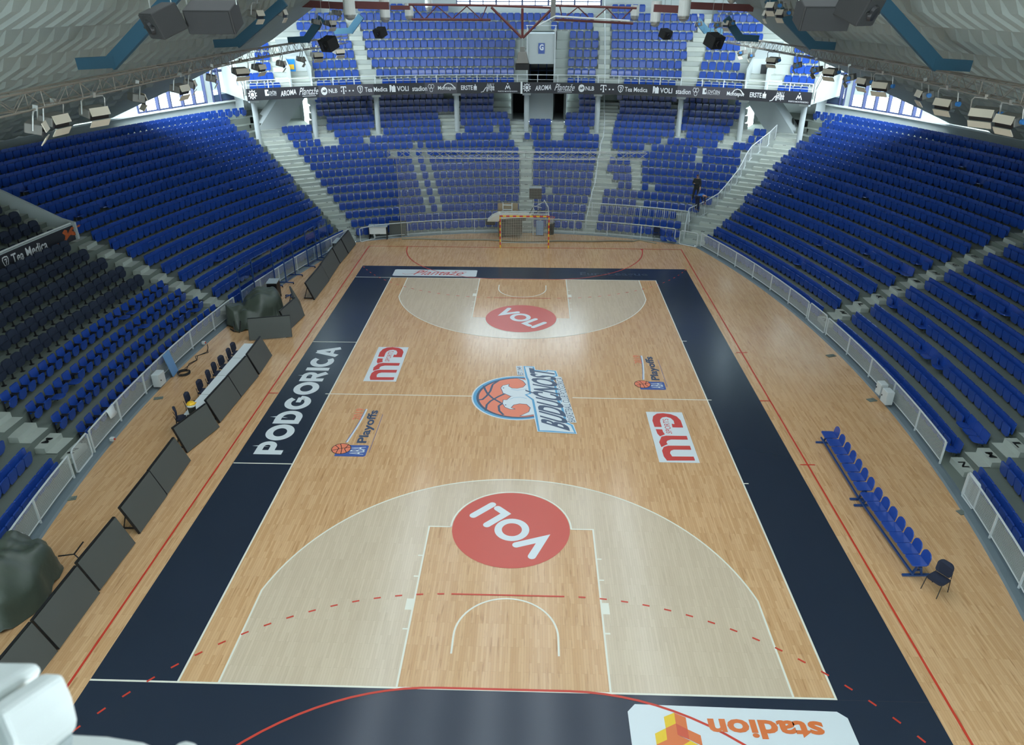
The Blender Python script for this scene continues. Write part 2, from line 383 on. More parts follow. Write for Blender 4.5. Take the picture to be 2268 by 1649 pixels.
# ---------------------------------------------------------------- text helper
_tc = {}
def text_raw(s, bold=.0, shear=0.0):
    k = (s, bold, shear)
    if k in _tc: return _tc[k]
    c = bpy.data.curves.new('t', 'FONT'); c.body = s; c.size = 1; c.offset = bold; c.shear = shear; c.resolution_u = 3
    o = bpy.data.objects.new('t', c); COL.objects.link(o)
    dg = bpy.context.evaluated_depsgraph_get(); me = bpy.data.meshes.new_from_object(o.evaluated_get(dg))
    vs = np.array([v.co[:2] for v in me.vertices]); fs = [tuple(p.vertices) for p in me.polygons]
    bpy.data.objects.remove(o); bpy.data.curves.remove(c); bpy.data.meshes.remove(me)
    lo, hi = vs.min(0), vs.max(0); vs = (vs-lo)/(hi-lo)
    _tc[k] = (vs, fs, (hi-lo)); return _tc[k]
def quadmap(bl, br, tr, tl):
    bl, br, tr, tl = map(Vector, (bl, br, tr, tl))
    return lambda u, v: bl*(1-u)*(1-v)+br*u*(1-v)+tr*u*v+tl*(1-u)*v
def text_on(name, s, fn, m, parent, bold=0.0, shear=0.0, label=None):
    vs, fs, _ = text_raw(s, bold, shear); b = MB(); b.add([fn(float(u), float(v)) for u, v in vs], fs)
    o = b.build(name, M[m] if isinstance(m, str) else m, parent)
    if label: o['label'] = label
    return o
def shapes_on(name, polys, fn, m, parent, label=None):
    b = MB()
    for j_, p in enumerate(polys):
        Q = [Vector(fn(u, v)) for u, v in p]; nn = Vector((0, 0, 0))
        for a_, c_ in zip(Q, Q[1:]+Q[:1]): nn += (a_-Q[0]).cross(c_-Q[0])
        nn = nn.normalized() if nn.length > 1e-9 else Vector((0, 0, 1))
        if abs(nn.z) > .5: nn = Vector((0, 0, 1)); k_ = .0002
        else: nn = Vector(tuple(CP))-Q[0]; nn.z = 0; nn.normalize(); k_ = .0015
        b.add([q+nn*((j_ % 5)*k_) for q in Q], [tuple(range(len(p)))])
    o = b.build(name, M[m], parent)
    if label: o['label'] = label
    return o
def fq(pxs, z):    # floor quad from four pixels bl, br, tr, tl
    return quadmap(*[G(*p)+Vector((0, 0, z)) for p in pxs])
def wq(pts, z): return quadmap(*[(p[0], p[1], z) for p in pts])
# PODGORICA: geometric heavy letters, reading along +y, tops towards -x
def heavy(word):
    out = []; x = 0.0; T = .27
    def arc(cx, cy, rx, ry, a0, a1, n=20): return [(cx+rx*math.cos(math.radians(a0+(a1-a0)*k/n)), cy+ry*math.sin(math.radians(a0+(a1-a0)*k/n))) for k in range(n+1)]
    for ch in word:
        q = []
        if ch == 'P': q = stroke([(.13, 0), (.13, 1)], T)+stroke([(.2, .885), (.5, .885)]+arc(.5, .66, .22, .225, 90, -90)+[(.2, .435)], .23); wd = .84
        elif ch == 'O': q = stroke([(.56+.42*math.cos(a), .5+.385*math.sin(a)) for a in (2*PI*k/36 for k in range(36))], .27, True); wd = 1.12
        elif ch == 'D': q = stroke([(.13, 0), (.13, 1)], T)+stroke([(.2, .885), (.45, .885)]+arc(.45, .5, .385, .385, 90, -90)+[(.2, .115)], .25); wd = .99
        elif ch == 'G': q = stroke(arc(.56, .5, .42, .385, 42, 360, 30)[:], .26)+stroke([(.98, .5), (.58, .5)], .19)+stroke([(.92, .5), (.92, .3)], .24); wd = 1.14
        elif ch == 'R': q = stroke([(.13, 0), (.13, 1)], T)+stroke([(.2, .885), (.5, .885)]+arc(.5, .67, .21, .215, 90, -90)+[(.2, .455)], .22)+stroke([(.42, .45), (.78, 0)], .27); wd = .93
        elif ch == 'I': q = stroke([(.14, 0), (.14, 1)], .28); wd = .28
        elif ch == 'C': q = stroke(arc(.54, .5, .41, .385, 48, 312, 30), .26); wd = .98
        elif ch == 'A': q = stroke([(.1, 0), (.5, 1)], .27)+stroke([(.9, 0), (.5, 1)], .27)+stroke([(.3, .3), (.7, .3)], .17); wd = 1.02
        out += [[(a+x, b) for a, b in p] for p in q]; x += wd+.06
    return [[(a/x, b) for a, b in p] for p in out]
f = lambda u, v: Vector((-8.10-v*.98, -4.46+u*8.98, .006))
shapes_on('court_lettering', heavy('PODGORICA'), f, 'decalw', floor, 'white word PODGORICA on the navy band')
# MFP boxes
def mfp(x0, x1, y0, y1, which):
    flat('sponsor_decal', [rect(x0, y0, x1, y1)], .0045, 'decalw', 'white rectangle of the '+which+' sponsor decal')
    f = lambda u, v: Vector((x1-v*(x1-x0), y0+u*(y1-y0), .007))
    ox, oy = x0-4.97, y0+4.51
    C7 = lambda x, y: (lambda p: (p.x+ox, p.y+oy))(G(1380+x/5.89, 760+y/5.89))
    RS = [[(940, 1530), (572, 1530), (530, 1475), (508, 1400), (530, 1352), (590, 1335), (872, 1337), (890, 1390), (660, 1388), (622, 1402), (612, 1432), (640, 1476), (920, 1478)],
          [(500, 1355), (470, 1290), (500, 1218), (560, 1205), (830, 1209), (846, 1258), (625, 1256), (578, 1270), (565, 1292), (582, 1316)],
          [(425, 1120), (510, 1124), (522, 1155), (546, 1188), (482, 1214), (448, 1180)],
          [(410, 1090), (382, 1010), (392, 950), (440, 918), (520, 912), (620, 925), (700, 955), (750, 1005), (785, 1100), (645, 1098), (633, 1050), (670, 1055), (660, 1012), (620, 976), (560, 960), (510, 968), (485, 992), (482, 1020), (505, 1092)]]
    flat('sponsor_lettering', [[C7(*p) for p in q] for q in RS], .007, 'logored', 'red letters of the '+which+' sponsor decal')
    text_on('sponsor_lettering', 'SPORTS', quadmap(*[(*C7(*p), .007) for p in ((642, 1182), (588, 985), (512, 990), (566, 1172))]), 'logored', floor, 0)
mfp(4.97, 6.35, -4.51, -1.03, 'right-hand'); mfp(-6.42, -5.05, 1.15, 4.55, 'left-hand')
# playoff logos
def aba(dx, dy, k, which):
    T = lambda x, y, z: Vector((dx+(x+5.6)*k, dy+(y+3.0)*k, z))
    def fm(x0, x1, y0, y1, z): return lambda u, v: T(x1-v*(x1-x0), y0+u*(y1-y0), z)
    b = MB()
    b.add([T(*p, .0045) for p in ((-6.24, -4.5), (-5.22, -4.5), (-5.16, -4.44), (-5.16, -3.82), (-5.22, -3.77), (-6.0, -3.77), (-6.24, -3.9))], [tuple(range(7))])
    b.build('playoff_decal', M['ablue'], floor)['label'] = 'blue plate of the '+which+' playoff logo'
    text_on('playoff_lettering', 'ABA', fm(-5.76, -5.25, -4.38, -3.88, .007), 'decalw', floor, .0)
    c = T(-6.1, -4.02, 0); n = 28
    flat('painted_basketball', [disc((c.x, c.y), .335*k)], .007, 'orange', 'orange basketball of the '+which+' playoff logo')
    L = stroke([(c.x+.335*k*math.cos(a), c.y+.335*k*math.sin(a)) for a in (2*PI*j/n for j in range(n))], .025*k, True)
    L += stroke([(c.x-.3*k, c.y-.12*k), (c.x, c.y+.02*k), (c.x+.32*k, c.y+.1*k)], .025*k)+stroke([(c.x-.1*k, c.y+.32*k), (c.x+.02*k, c.y), (c.x+.06*k, c.y-.33*k)], .025*k)
    L += stroke([(c.x-.25*k, c.y+.2*k), (c.x-.1*k, c.y+.04*k), (c.x-.12*k, c.y-.3*k)], .025*k)+stroke([(c.x+.2*k, c.y+.26*k), (c.x+.12*k, c.y-.02*k), (c.x+.24*k, c.y-.24*k)], .025*k)
    flat('basketball_seams', L, .009, 'black')
    text_on('playoff_lettering', 'Playoffs', fm(-5.66, -5.20, -3.62, -1.27, .007), 'lnavy', floor, .03, label='slate word Playoffs of the '+which+' playoff logo')
    text_on('playoff_lettering', '2019', fm(-6.18, -5.86, -2.0, -1.15, .007), 'orange', floor, .01, label='orange year 2019 of the '+which+' playoff logo')
    sw = [T(-6.0+.24*math.sin(j/14*1.45)-.02*j/14, -3.6+2.42*j/14, 0) for j in range(15)]
    flat('swoosh', stroke([(p.x, p.y) for p in sw], .07*k), .0072, 'decalw'); flat('swoosh', stroke([(p.x-.04, p.y) for p in sw], .022*k), .0085, 'ablue')
    flat('thin_line', stroke([tuple(T(-5.08, -4.24, 0))[:2], tuple(T(-5.09, -1.57, 0))[:2]], .015), .007, 'ablue')
aba(-5.6, -3.0, 1, 'left-hand')
aba(5.62, 2.25, .97, 'right-hand')
# far and near end decals
flat('end_decal', [[(-7.42, 14.3), (-2.76, 14.3), (-2.68, 14.38), (-2.68, 15.38), (-2.76, 15.45), (-7.42, 15.45), (-7.52, 15.38), (-7.52, 14.38)]], .0045, 'decalw', 'white sponsor plate on the far navy band')
text_on('script_lettering', 'Plantaže', lambda u, v: Vector((-6.35+u*2.9, 14.52+v*.75, .008)), 'logored', floor, 0, .5, 'red script word on the far white plate')
flat('script_lettering', stroke([(-7.0, 14.75), (-6.8, 14.6), (-6.2, 14.75), (-5.7, 15.2), (-5.9, 15.3), (-6.3, 15.1)], .03)+stroke([(-3.5, 14.75), (-3.3, 15.1), (-3.6, 15.2), (-4.6, 15.0)], .02), .008, 'logored')
text_on('faded_lettering', 'EuroLeague', lambda u, v: Vector((3.3+u*3.9, 14.65+v*.7, .0045)), mat('faded_print', srgb(48, 60, 78), .3), floor, .02, label='faded lettering on the far navy band')
flat('end_decal', [[(2.78, -17.0), (7.6, -17.0), (7.6, -14.52), (7.42, -14.36), (2.96, -14.3), (2.78, -14.5)]], .0045, 'decalw', 'white sponsor plate on the near navy band')
text_on('sponsor_lettering', 'stadion', lambda u, v: Vector((6.98-u*2.48, -14.62-v*.48, .009)), 'borange', floor, .035, label='orange word stadion, upside down on the near white plate')
E2 = lambda x, y: (lambda p: (p.x, p.y))(G(1340+x/3.78, 1500+y/3.78))
for nm, col, pts in (('yell', 'yellow', [[(492, 330), (578, 295), (592, 385), (508, 425)], [(418, 470), (508, 425), (520, 522), (432, 562)], [(640, 575), (715, 530), (800, 575), (720, 640)]]),
                     ('borange', 'orange', [[(578, 295), (675, 335), (692, 435), (592, 385)], [(508, 425), (592, 385), (608, 480), (520, 522)], [(692, 435), (800, 485), (818, 575), (706, 520)], [(432, 562), (608, 480), (715, 530), (640, 575), (540, 640), (440, 640)]]),
                     ('dkor', 'deep orange', [[(592, 385), (692, 435), (706, 520), (608, 480)]])):
    flat('block_emblem', [[E2(*p) for p in q] for q in pts], .009, nm, col+' faces of the stacked-block emblem on the near white plate')
# centre crest
C5 = lambda x, y: (lambda p: (p.x, p.y))(G(1000+x/7.56, 780+y/7.56))
cc = (0.02, 0.0)
flat('crest_rim', [disc(cc, 1.84)], .005, 'decalw', 'white rim of the centre crest'); flat('crest_rim', [disc(cc, 1.78)], .0062, 'lblue', 'light blue ring of the centre crest')
flat('crest_rim', [disc((cc[0]+.03, cc[1]), 1.68)], .0074, 'lnavy', 'slate ring of the centre crest')
flat('crest_ball', [disc((cc[0]+.05, cc[1]), 1.60)], .0086, 'orange', 'orange basketball of the centre crest')
SE = [[(540, 560), (560, 620), (600, 690), (690, 770), (830, 850)], [(430, 800), (520, 790), (590, 730), (650, 650), (690, 540), (800, 470)], [(570, 980), (590, 880), (650, 820), (780, 745), (900, 690)], [(870, 1050), (800, 980), (790, 900), (860, 850)]]
flat('crest_seams', sum([stroke([C5(*p) for p in q], .085) for q in SE], []), .0100, 'lnavy', 'slate seams of the crest basketball')
# white field right of the ball with two horned ram heads
W1 = [(1105, 435), (1250, 470), (1390, 560), (1420, 900), (1390, 1040), (1230, 1065), (1160, 1065), (1300, 1000), (1325, 930), (1260, 870), (1140, 860), (1040, 880), (990, 930), (1050, 950), (990, 955), (900, 920), (860, 860), (870, 800), (930, 800), (1000, 740), (1040, 735), (990, 735), (890, 690), (870, 690), (850, 640), (830, 600), (860, 560), (960, 540), (950, 570), (1010, 605), (1100, 610), (1200, 590), (1250, 540), (1200, 480)]
flat('crest_heads', [[C5(*p) for p in W1]], .0125, 'decalw', 'white ram heads of the centre crest')
flat('crest_heads', stroke([C5(*p) for p in W1], .05, True), .0112, 'lnavy')
flat('crest_eyes', [disc(C5(870, 600), .035, n=10), disc(C5(905, 885), .035, n=10)], .0135, 'lnavy')
flat('crest_shading', stroke([C5(*p) for p in ((1000, 620), (1100, 640), (1200, 625), (1260, 610))], .02)+stroke([C5(*p) for p in ((970, 790), (1050, 760), (1150, 755), (1260, 775))], .02), .0135, 'lblue')
BL = [(1205, 235), (1380, 245), (1395, 300), (1585, 315), (1600, 302), (1745, 315), (1778, 402), (1695, 420), (1700, 470), (1745, 530), (1770, 640), (1800, 800), (1870, 930), (1935, 1180), (2030, 1220), (2090, 1365), (1640, 1335), (1450, 1325), (1395, 1050), (1345, 800), (1225, 712), (1300, 690), (1265, 470), (1240, 420)]
def grow(pts, d):
    P = [Vector(p) for p in pts]; c = sum(P, Vector((0, 0)))/len(P); out = []
    n = len(P)
    for i in range(n):
        e1 = (P[i]-P[i-1]).normalized(); e2 = (P[(i+1) % n]-P[i]).normalized(); nn = (Vector((e1.y, -e1.x))+Vector((e2.y, -e2.x)))
        nn = nn.normalized() if nn.length > 1e-5 else Vector((e1.y, -e1.x)); out.append(tuple(P[i]+nn*d))
    return out
bw = [C5(*p) for p in BL]
ar = sum(bw[i-1][0]*bw[i][1]-bw[i][0]*bw[i-1][1] for i in range(len(bw)))
sg = 1 if ar > 0 else -1
flat('crest_plate', [grow(bw, sg*.04)], .0145, 'decalw', 'white edge of the crest name plate'); flat('crest_plate', [bw], .0155, 'lblue', 'light blue crest name plate'); flat('crest_plate', [grow(bw, -sg*.09)], .0165, 'decalw')
flat('crest_plate', [[C5(*p) for p in ((2095, 1180), (1840, 415), (1730, 405), (1945, 1180))]], .0140, 'decalw'); flat('crest_plate', [[C5(*p) for p in ((1215, 395), (1180, 228), (1078, 235), (1105, 385))]], .0140, 'decalw')
cf = lambda pts, z: quadmap(*[(lambda q: (q[0], q[1], z))(C5(*p)) for p in pts])
text_on('crest_lettering', 'BUDUĆNOST', cf(((1990, 1325), (1722, 325), (1150, 245), (1345, 1130)), .0180), 'lnavy', floor, .03, label='slate word BUDUĆNOST across the centre crest')
text_on('crest_lettering', 'BASKETBALL CLUB PODGORICA', cf(((2078, 1168), (1855, 432), (1748, 428), (1955, 1168)), .0155), 'lnavy', floor, .0, label='small slate club line on the centre crest')
text_on('crest_lettering', 'EST.1949', cf(((1206, 385), (1172, 240), (1096, 245), (1120, 380)), .0155), 'lnavy', floor, .012)
# ---------------------------------------------------------------- terraces
ys_end = {}
def terrace(s):
    b = MB(); n = 30
    for i in range(17):
        Ri = (lambda y: 60.12) if i == 0 else (lambda y, i=i: SR(i-1, y)+.08)
        Ro = (lambda y, i=i: SR(i, y)+.08) if i < 16 else (lambda y: 74.6)
        ri = KF+.1 if i == 0 else FR(i-1)+.08; ro = FR(i)+.08
        if i <= 13: y1 = corner(s, Ri, ri)[1]; y2 = corner(s, Ro, ro)[1]
        else: y1 = {14: 28.9, 15: 29.7, 16: 30.6}[i]; y2 = y1 if i < 16 else 36
        z = .02 if i == 0 else i*H; zn = (i+1)*H if i < 16 else z
        A = arc_side(s, Ri, -21, y1, n); B = arc_side(s, Ro, -21, y2, n)
        o = len(b.v)
        b.v += [(p[0], p[1], z) for p in A]+[(p[0], p[1], z) for p in B]+[(p[0], p[1], zn) for p in B]
        for k in range(n):
            b.f.append((o+k, o+k+1, o+n+1+k+1, o+n+1+k)); b.m.append(0)
            if i < 16: b.f.append((o+n+1+k, o+n+1+k+1, o+2*(n+1)+k+1, o+2*(n+1)+k)); b.m.append(0)
        if i > 13: # stepped end walls of the top rows
            e = A[-1]; g = B[-1]; b.quad((e[0], e[1], 5.3), (g[0], g[1], 5.3), (g[0], g[1], z), (e[0], e[1], z))
    return tag(b.build('seating_terrace', M['conclo']), 'stepped dark grey concrete seating terrace along the '+('right' if s > 0 else 'left')+' side', kind='structure')
terrace(1); terrace(-1)
b = MB(); n = 40
for i in range(18):
    ri = KF+.1 if i == 0 else FR(i-1)+.08; ro = FR(i)+.08 if i < 17 else FR(i)+.9
    z = .02 if i == 0 else i*H; zn = (i+1)*H if i < 17 else 8.0
    Rf = (lambda y: 60.12) if i == 0 else (lambda y, i=i: SR(i-1, y)+.08); Rg = lambda y, i=i: SR(i, y)+.08
    if i <= 13: ta, tb, tc_, td = cth(-1, Rf, ri), cth(1, Rf, ri), cth(-1, Rg, ro), cth(1, Rg, ro)
    else: ta = tc_ = ang_at(690, ri, z); tb = td = ang_at(1650, ri, z)
    gaps = [(ta, tb, tc_, td)]
    if i >= 14:
        ga, gb = ang_at(1132, FR(14), 6), ang_at(1252, FR(14), 6); gaps = [(ta, ga, tc_, ga), (gb, tb, gb, td)]
    for (a0, a1, c0, c1) in gaps:
        o = len(b.v)
        b.v += [tuple(FP(ri, a0+(a1-a0)*k/n, z)) for k in range(n+1)]+[tuple(FP(ro, c0+(c1-c0)*k/n, z)) for k in range(n+1)]+[tuple(FP(ro, c0+(c1-c0)*k/n, zn)) for k in range(n+1)]
        for k in range(n):
            b.f += [(o+k, o+k+1, o+n+1+k+1, o+n+1+k), (o+n+1+k, o+n+1+k+1, o+2*(n+1)+k+1, o+2*(n+1)+k)]; b.m += [0, 0]
tag(b.build('seating_terrace', M['conc']), 'stepped grey concrete seating terrace at the far end below the balcony', kind='structure')
# kerbs
for s in (1, -1):
    b = MB(); n = 40; y1 = corner(s, lambda y: KERB, KF)[1]
    P = [arc_side(s, lambda y, R=R: R, -21, y1, n) for R in (KERB-.04, KERB+.02, KERB+.22, KERB+.32)]; Z = [0.0, .05, .05, .03]
    for j in range(3):
        for k in range(n): b.quad((*P[j][k], Z[j]), (*P[j][k+1], Z[j]), (*P[j+1][k+1], Z[j+1]), (*P[j+1][k], Z[j+1]))
    tag(b.build('trim_1' if s > 0 else 'trim_2', M['kerb']), 'grey kerb along the '+('right' if s > 0 else 'left')+' edge of the sports floor', kind='structure')
b = MB(); n = 40
for r0, r1, z0, z1 in ((KF-.05, KF, 0, .06), (KF, KF+.16, .06, .03)):
    for k in range(n):
        a, c = t0+(t1-t0)*k/n, t0+(t1-t0)*(k+1)/n
        b.quad(FP(r0, a, z0), FP(r0, c, z0), FP(r1, c, z1), FP(r1, a, z1))
tag(b.build('trim_3', M['kerb']), 'grey kerb along the far edge of the sports floor', kind='structure')
# ---------------------------------------------------------------- seat shapes (x across, y towards the court, z up from the tread)
def seat_parts(kind, hi):
    n = 3 if hi else 1
    back, pad, br = MB(), MB(), MB()
    if kind == 'fold':
        back.panel(.48, .22, .64, 0, .03, .04, .03, 0, -.10, n, bow=.03 if hi else 0)
        pad.panel(.445, .09, .50, .11, .05, .05, .12, 0, .10, n)
        if hi: back.panel(.44, .60, .645, .0, .045, .02, .02, 0, 0, 1)
        br.box((0, .04, .11), (.04, .08, .22)); br.box((0, .08, .24), (.30, .05, .03))
    elif kind == 'open':    # seat pad folded down
        back.panel(.475, .24, .64, 0, .03, .05, .03, 0, -.10, n)
        M_ = Matrix.Translation((0, .06, .27)) @ Matrix.Rotation(math.radians(-90), 4, 'X'); pad.panel(.44, 0, .38, 0, .04, .10, .03, 0, 0, n, M=Matrix.Translation((0, .05, .27)) @ Matrix.Rotation(math.radians(-82), 4, 'X'))
        br.box((0, .06, .13), (.05, .10, .26))
    elif kind == 'shell':
        back.panel(.425, .18, .62, 0, .05, .09, .05, 0, -.06, 2)
        back.panel(.34, .60, .635, .0, .075, .01, .01, 0, -.5, 1)
        pad.panel(.38, .16, .50, .08, .04, .05, .08, 0, .04, n)
        br.box((.0, .06, .08), (.05, .05, .16))
    elif kind == 'shellu':
        back.panel(.485, .14, .64, 0, .05, .10, .05, 0, -.06, 2)
        back.panel(.38, .62, .655, .0, .075, .01, .01, 0, -.5, 1)
        pad.panel(.44, .12, .54, .08, .04, .05, .08, 0, .04, n)
        br.box((.0, .10, .05), (.07, .08, .10))
    elif kind == 'arm':
        back.panel(.44, .34, .70, 0, .04, .05, .04, 0, -.12, n)
        pad.panel(.42, .12, .48, .16, .05, .06, .16, 0, .12, n)
        for x in (-.25, .25): br.box((x, .13, .47), (.04, .26, .025)); br.box((x, .04, .22), (.03, .04, .44))
        br.box((0, .08, .16), (.46, .04, .04))
    elif kind == 'armopen':
        back.panel(.44, .34, .70, 0, .04, .05, .04, 0, -.12, n)
        pad.panel(.42, 0, .42, 0, .05, .14, .03, 0, 0, n, M=Matrix.Translation((0, .08, .30)) @ Matrix.Rotation(math.radians(-84), 4, 'X'))
        for x in (-.25, .25): br.box((x, .13, .47), (.04, .26, .025)); br.box((x, .04, .22), (.03, .04, .44))
    elif kind == 'pad':
        back.panel(.56, .26, .74, 0, .08, .16, .06, 0, -.12, 4, bow=.03)
        pad.panel(.48, .22, .50, .09, .06, .08, .14, 0, .03, 4)
        br.lathe((0, .10, 0), [(.10, 0), (.035, .03), (.03, .26)], 8)
    return back, pad, br
BLU = {'fold': 'blue', 'open': 'blue', 'shell': 'blue', 'shellu': 'blue', 'arm': 'blue', 'armopen': 'blue', 'pad': 'padseat'}
BRM = {'fold': 'bracketd', 'open': 'bracketd', 'shell': 'bracket', 'shellu': 'bracket', 'arm': 'black', 'armopen': 'black', 'pad': 'black'}
protos = {}
def seat_thing(kind, loc, rz, name, label, cat, group):
    if kind not in protos:
        protos[kind] = [p.mesh(n_, M[m_]) for p, n_, m_ in zip(seat_parts(kind, True), ('backrest', 'seat_pad', 'bracket'), (BLU[kind], BLU[kind], BRM[kind]))]
    e = empty(name, loc, rz, label, cat, group)
    for me, n_ in zip(protos[kind], ('backrest', 'seat_pad', 'pedestal' if kind == 'pad' else 'bracket')):
        c = bpy.data.objects.new(n_, me); COL.objects.link(c); c.parent = e
    return e
class Bulk:
    def __init__(s): s.V = []; s.F = []; s.m = []; s.n = 0; s.lo = {}
    def add(s, kind, loc, rz):
        if kind not in s.lo:
            a = MB()
            for k, p in enumerate(seat_parts(kind, False)): a.add(p.v, p.f, 0 if k < 2 else 2 if kind in ('fold', 'open') else 1)
            s.lo[kind] = (np.array(a.v), a.f, a.m)
        v, f, m = s.lo[kind]; c, si = math.cos(rz), math.sin(rz)
        R = np.array([[c, si, 0], [-si, c, 0], [0, 0, 1]])
        s.V.append(v @ R + np.array(loc)); s.F += [tuple(i+s.n for i in q) for q in f]; s.m += m; s.n += len(v)
    def build(s, name, mats):
        me = bpy.data.meshes.new(name); me.from_pydata(np.concatenate(s.V).tolist(), [], s.F)
        for mt in mats: me.materials.append(mt)
        me.polygons.foreach_set('material_index', s.m); me.update()
        o = bpy.data.objects.new(name, me); COL.objects.link(o); return o
def nth(k): return str(k)+('th' if 10 <= k % 100 <= 20 else {1: 'st', 2: 'nd', 3: 'rd'}.get(k % 10, 'th'))
def visible(p):
    x, y, w_ = pj(*p); return w_ > 1 and -12 < x < 2280 and 0 < y < 1660
cand = []       # blue seats: (kind, loc, rz, where)
def side_row(s, i, y0, y1, pitch, kind, where, out, openp=0.0, flip=False):
    # seats from y0 (row end nearest the named aisle) to y1
    y = min(y0, y1)+pitch/2; L = []
    while y < max(y0, y1)-pitch/3:
        R = SR(i, y); x = SX(s, R, y)
        nx, ny = (x-CX(s))/R, (y-CY)/R; fx_, fy_ = -nx, -ny       # facing the court
        rz = math.atan2(fy_, fx_)-PI/2
        L.append((x, y, rz)); y += pitch*max(.3, math.sqrt(max(.05, 1-((y-CY)/R)**2)))
    if flip: L.reverse()
    for k, (x, y, rz) in enumerate(L):
        kd = kind
        if kind in ('fold', 'arm') and random.random() < openp: kd = {'fold': 'open', 'arm': 'armopen'}[kind]
        out.append((kd, (x, y, .0+(i*H if i else .02)), rz, s, i, k+1, where))
EY = {1: [21.2, 21.7, 22.5, 22.9, 23.5, 24.1, 24.7, 25.2, 26, 26.4, 27, 27.5, 27.8, 27.9, 28.5, 28.9, 30.0],
      -1: [21.6, 21.7, 22.1, 22.7, 23.3, 23.9, 24.4, 25, 25.6, 26.1, 26.6, 27.1, 27.6, 28.1, 28.0, 28.6, 30.2]}
arms, pads = [], []
for i in range(17):
    R0 = i
    side_row(1, i, 8.55, EY[1][i], .485, 'fold', 'beyond the right middle stairs', cand, .012)
    side_row(1, i, -4.05 if i < 3 else -4.3, 7.35, .485, 'fold', 'between the two right stairs', cand, .03, True)
    if i < 9: side_row(1, i, -14, -5.25, .485, 'fold', 'before the near right stairs', cand, .02, True)
    side_row(-1, i, 9.1, EY[-1][i], .485, 'fold', 'beyond the left middle stairs', cand, .01)
    if i < 4: side_row(-1, i, -4.1, 7.95, .60, 'arm', '', arms, .10, True)
    elif i < 9: side_row(-1, i, -6.0, 7.9, .585, 'pad', 'below the sponsor parapet', pads, 0, True)
    elif i < 14: side_row(-1, i, -2, 8.25, .62, 'pad', 'inside the boxed stand', pads, 0, True)
    if i < 4: side_row(-1, i, -14, -5.5, .485, 'fold', 'before the near left stairs', cand, .02, True)
# replace a few seats by folded-down ones seen in the photo
def near_open(px, py, i, s=1):
    p = G(px, py, i*H+.5); best = min((c for c in range(len(cand)) if cand[c][3] == s and cand[c][4] == i), key=lambda c: (cand[c][1][0]-p.x)**2+(cand[c][1][1]-p.y)**2)
    c = list(cand[best]); c[0] = 'open'; cand[best] = tuple(c)
for q in ((2108, 975, 0), (2120, 985, 0), (2172, 950, 1), (2185, 965, 1), (2195, 980, 1), (2030, 768, 2), (2040, 778, 2), (2070, 800, 2), (2005, 600, 5), (1995, 590, 5), (1760, 575, 2)): near_open(*q)
def ring_rows(tab, rad, zt, pitch, kind, where, lab, r0=0):
    for i, iv in enumerate(tab):
        r = rad(i); z = zt(i)
        for (a, b_) in iv:
            ta, tb = ang_at(a, r, z+.4), ang_at(b_, r, z+.4)
            n = max(1, round((tb-ta)*r/pitch))
            for k in range(n):
                if n > 6 and random.random() < .012 and lab == 0: continue
                t = ta+(tb-ta)*(k+.5)/n; p = FP(r, t, z)
                cand.append((kind, tuple(p), PI-t, lab, i, k+1, where))
Lx = [788, 777, 765, 751, 738, 724, 710, 698, 687, 673]
Ca = [1150, 1149, 1149, 1149, 1151, 1151, 1151, 1151, 1151, 1149]
Cb = [1180, 1181, 1181, 1181, 1180, 1180, 1180, 1180, 1181, 1184]
Ra = [1290, 1295, 1299, 1303, 1309, 1311, 1314, 1316, 1320, 1322]
Rb = [1321, 1324, 1329, 1333, 1337, 1368, 1358, 1345, 1349, 1367]
Re = [1506, 1509, 1514, 1550, 1578, 1594, 1608, 1622, 1632, 1640]
LOW = []
for i in range(10):
    row = []
    g1 = (957-i*5, 965-i*5); g2 = (980-i*4.7, 986-i*4.7)
    if 1 < i: row += [(Lx[i], g1[0]-4), (g1[1], g2[0]-3), (g2[1]+2, Ca[i])]
    else: row += [(Lx[i], Ca[i])]
    row += [(Cb[i], Ra[i])]
    if 4 < i < 9: row += [(Rb[i], 1400-(i-5)), (1422, Re[i])]
    elif i == 9: row += [(Rb[i], 1541), (1556, Re[i])]
    else: row += [(Rb[i], Re[i])]
    LOW.append(row)
LOW += [[(660, 915), (925, 937), (942, 1140), (1181, 1326), (1356, 1545), (1556, 1640)],
        [(648, 711), (750, 980), (1009, 1127), (1160, 1221), (1248, 1327), (1355, 1465), (1478, 1590), (1624, 1665)],
        [(637, 691), (740, 820), (848, 977), (1029, 1131), (1178, 1221), (1254, 1306), (1358, 1494), (1520, 1603), (1656, 1690)],
        [(624, 691), (723, 829), (840, 976), (1019, 1130), (1173, 1220), (1251, 1317), (1361, 1495), (1508, 1617), (1670, 1697)],
        [(723, 829), (839, 971), (1019, 1125), (1253, 1318), (1366, 1495), (1510, 1625)],
        [(702, 826), (839, 1006), (1019, 1093), (1282, 1320), (1372, 1500), (1513, 1638)],
        [(699, 826), (839, 1006), (1020, 1094), (1282, 1320), (1372, 1500), (1513, 1643)],
        [(697, 826), (839, 983), (1020, 1094), (1281, 1319), (1366, 1500), (1513, 1643)]]
ring_rows(LOW, FR, lambda i: i*H if i else .02, .47, 'shell', 'far stand', 0)
UR0, UD, UZ0, UH = 34.35, .75, 8.33, .62
UR = lambda i: UR0+UD*i
UZ = lambda i: UZ0+UH*i
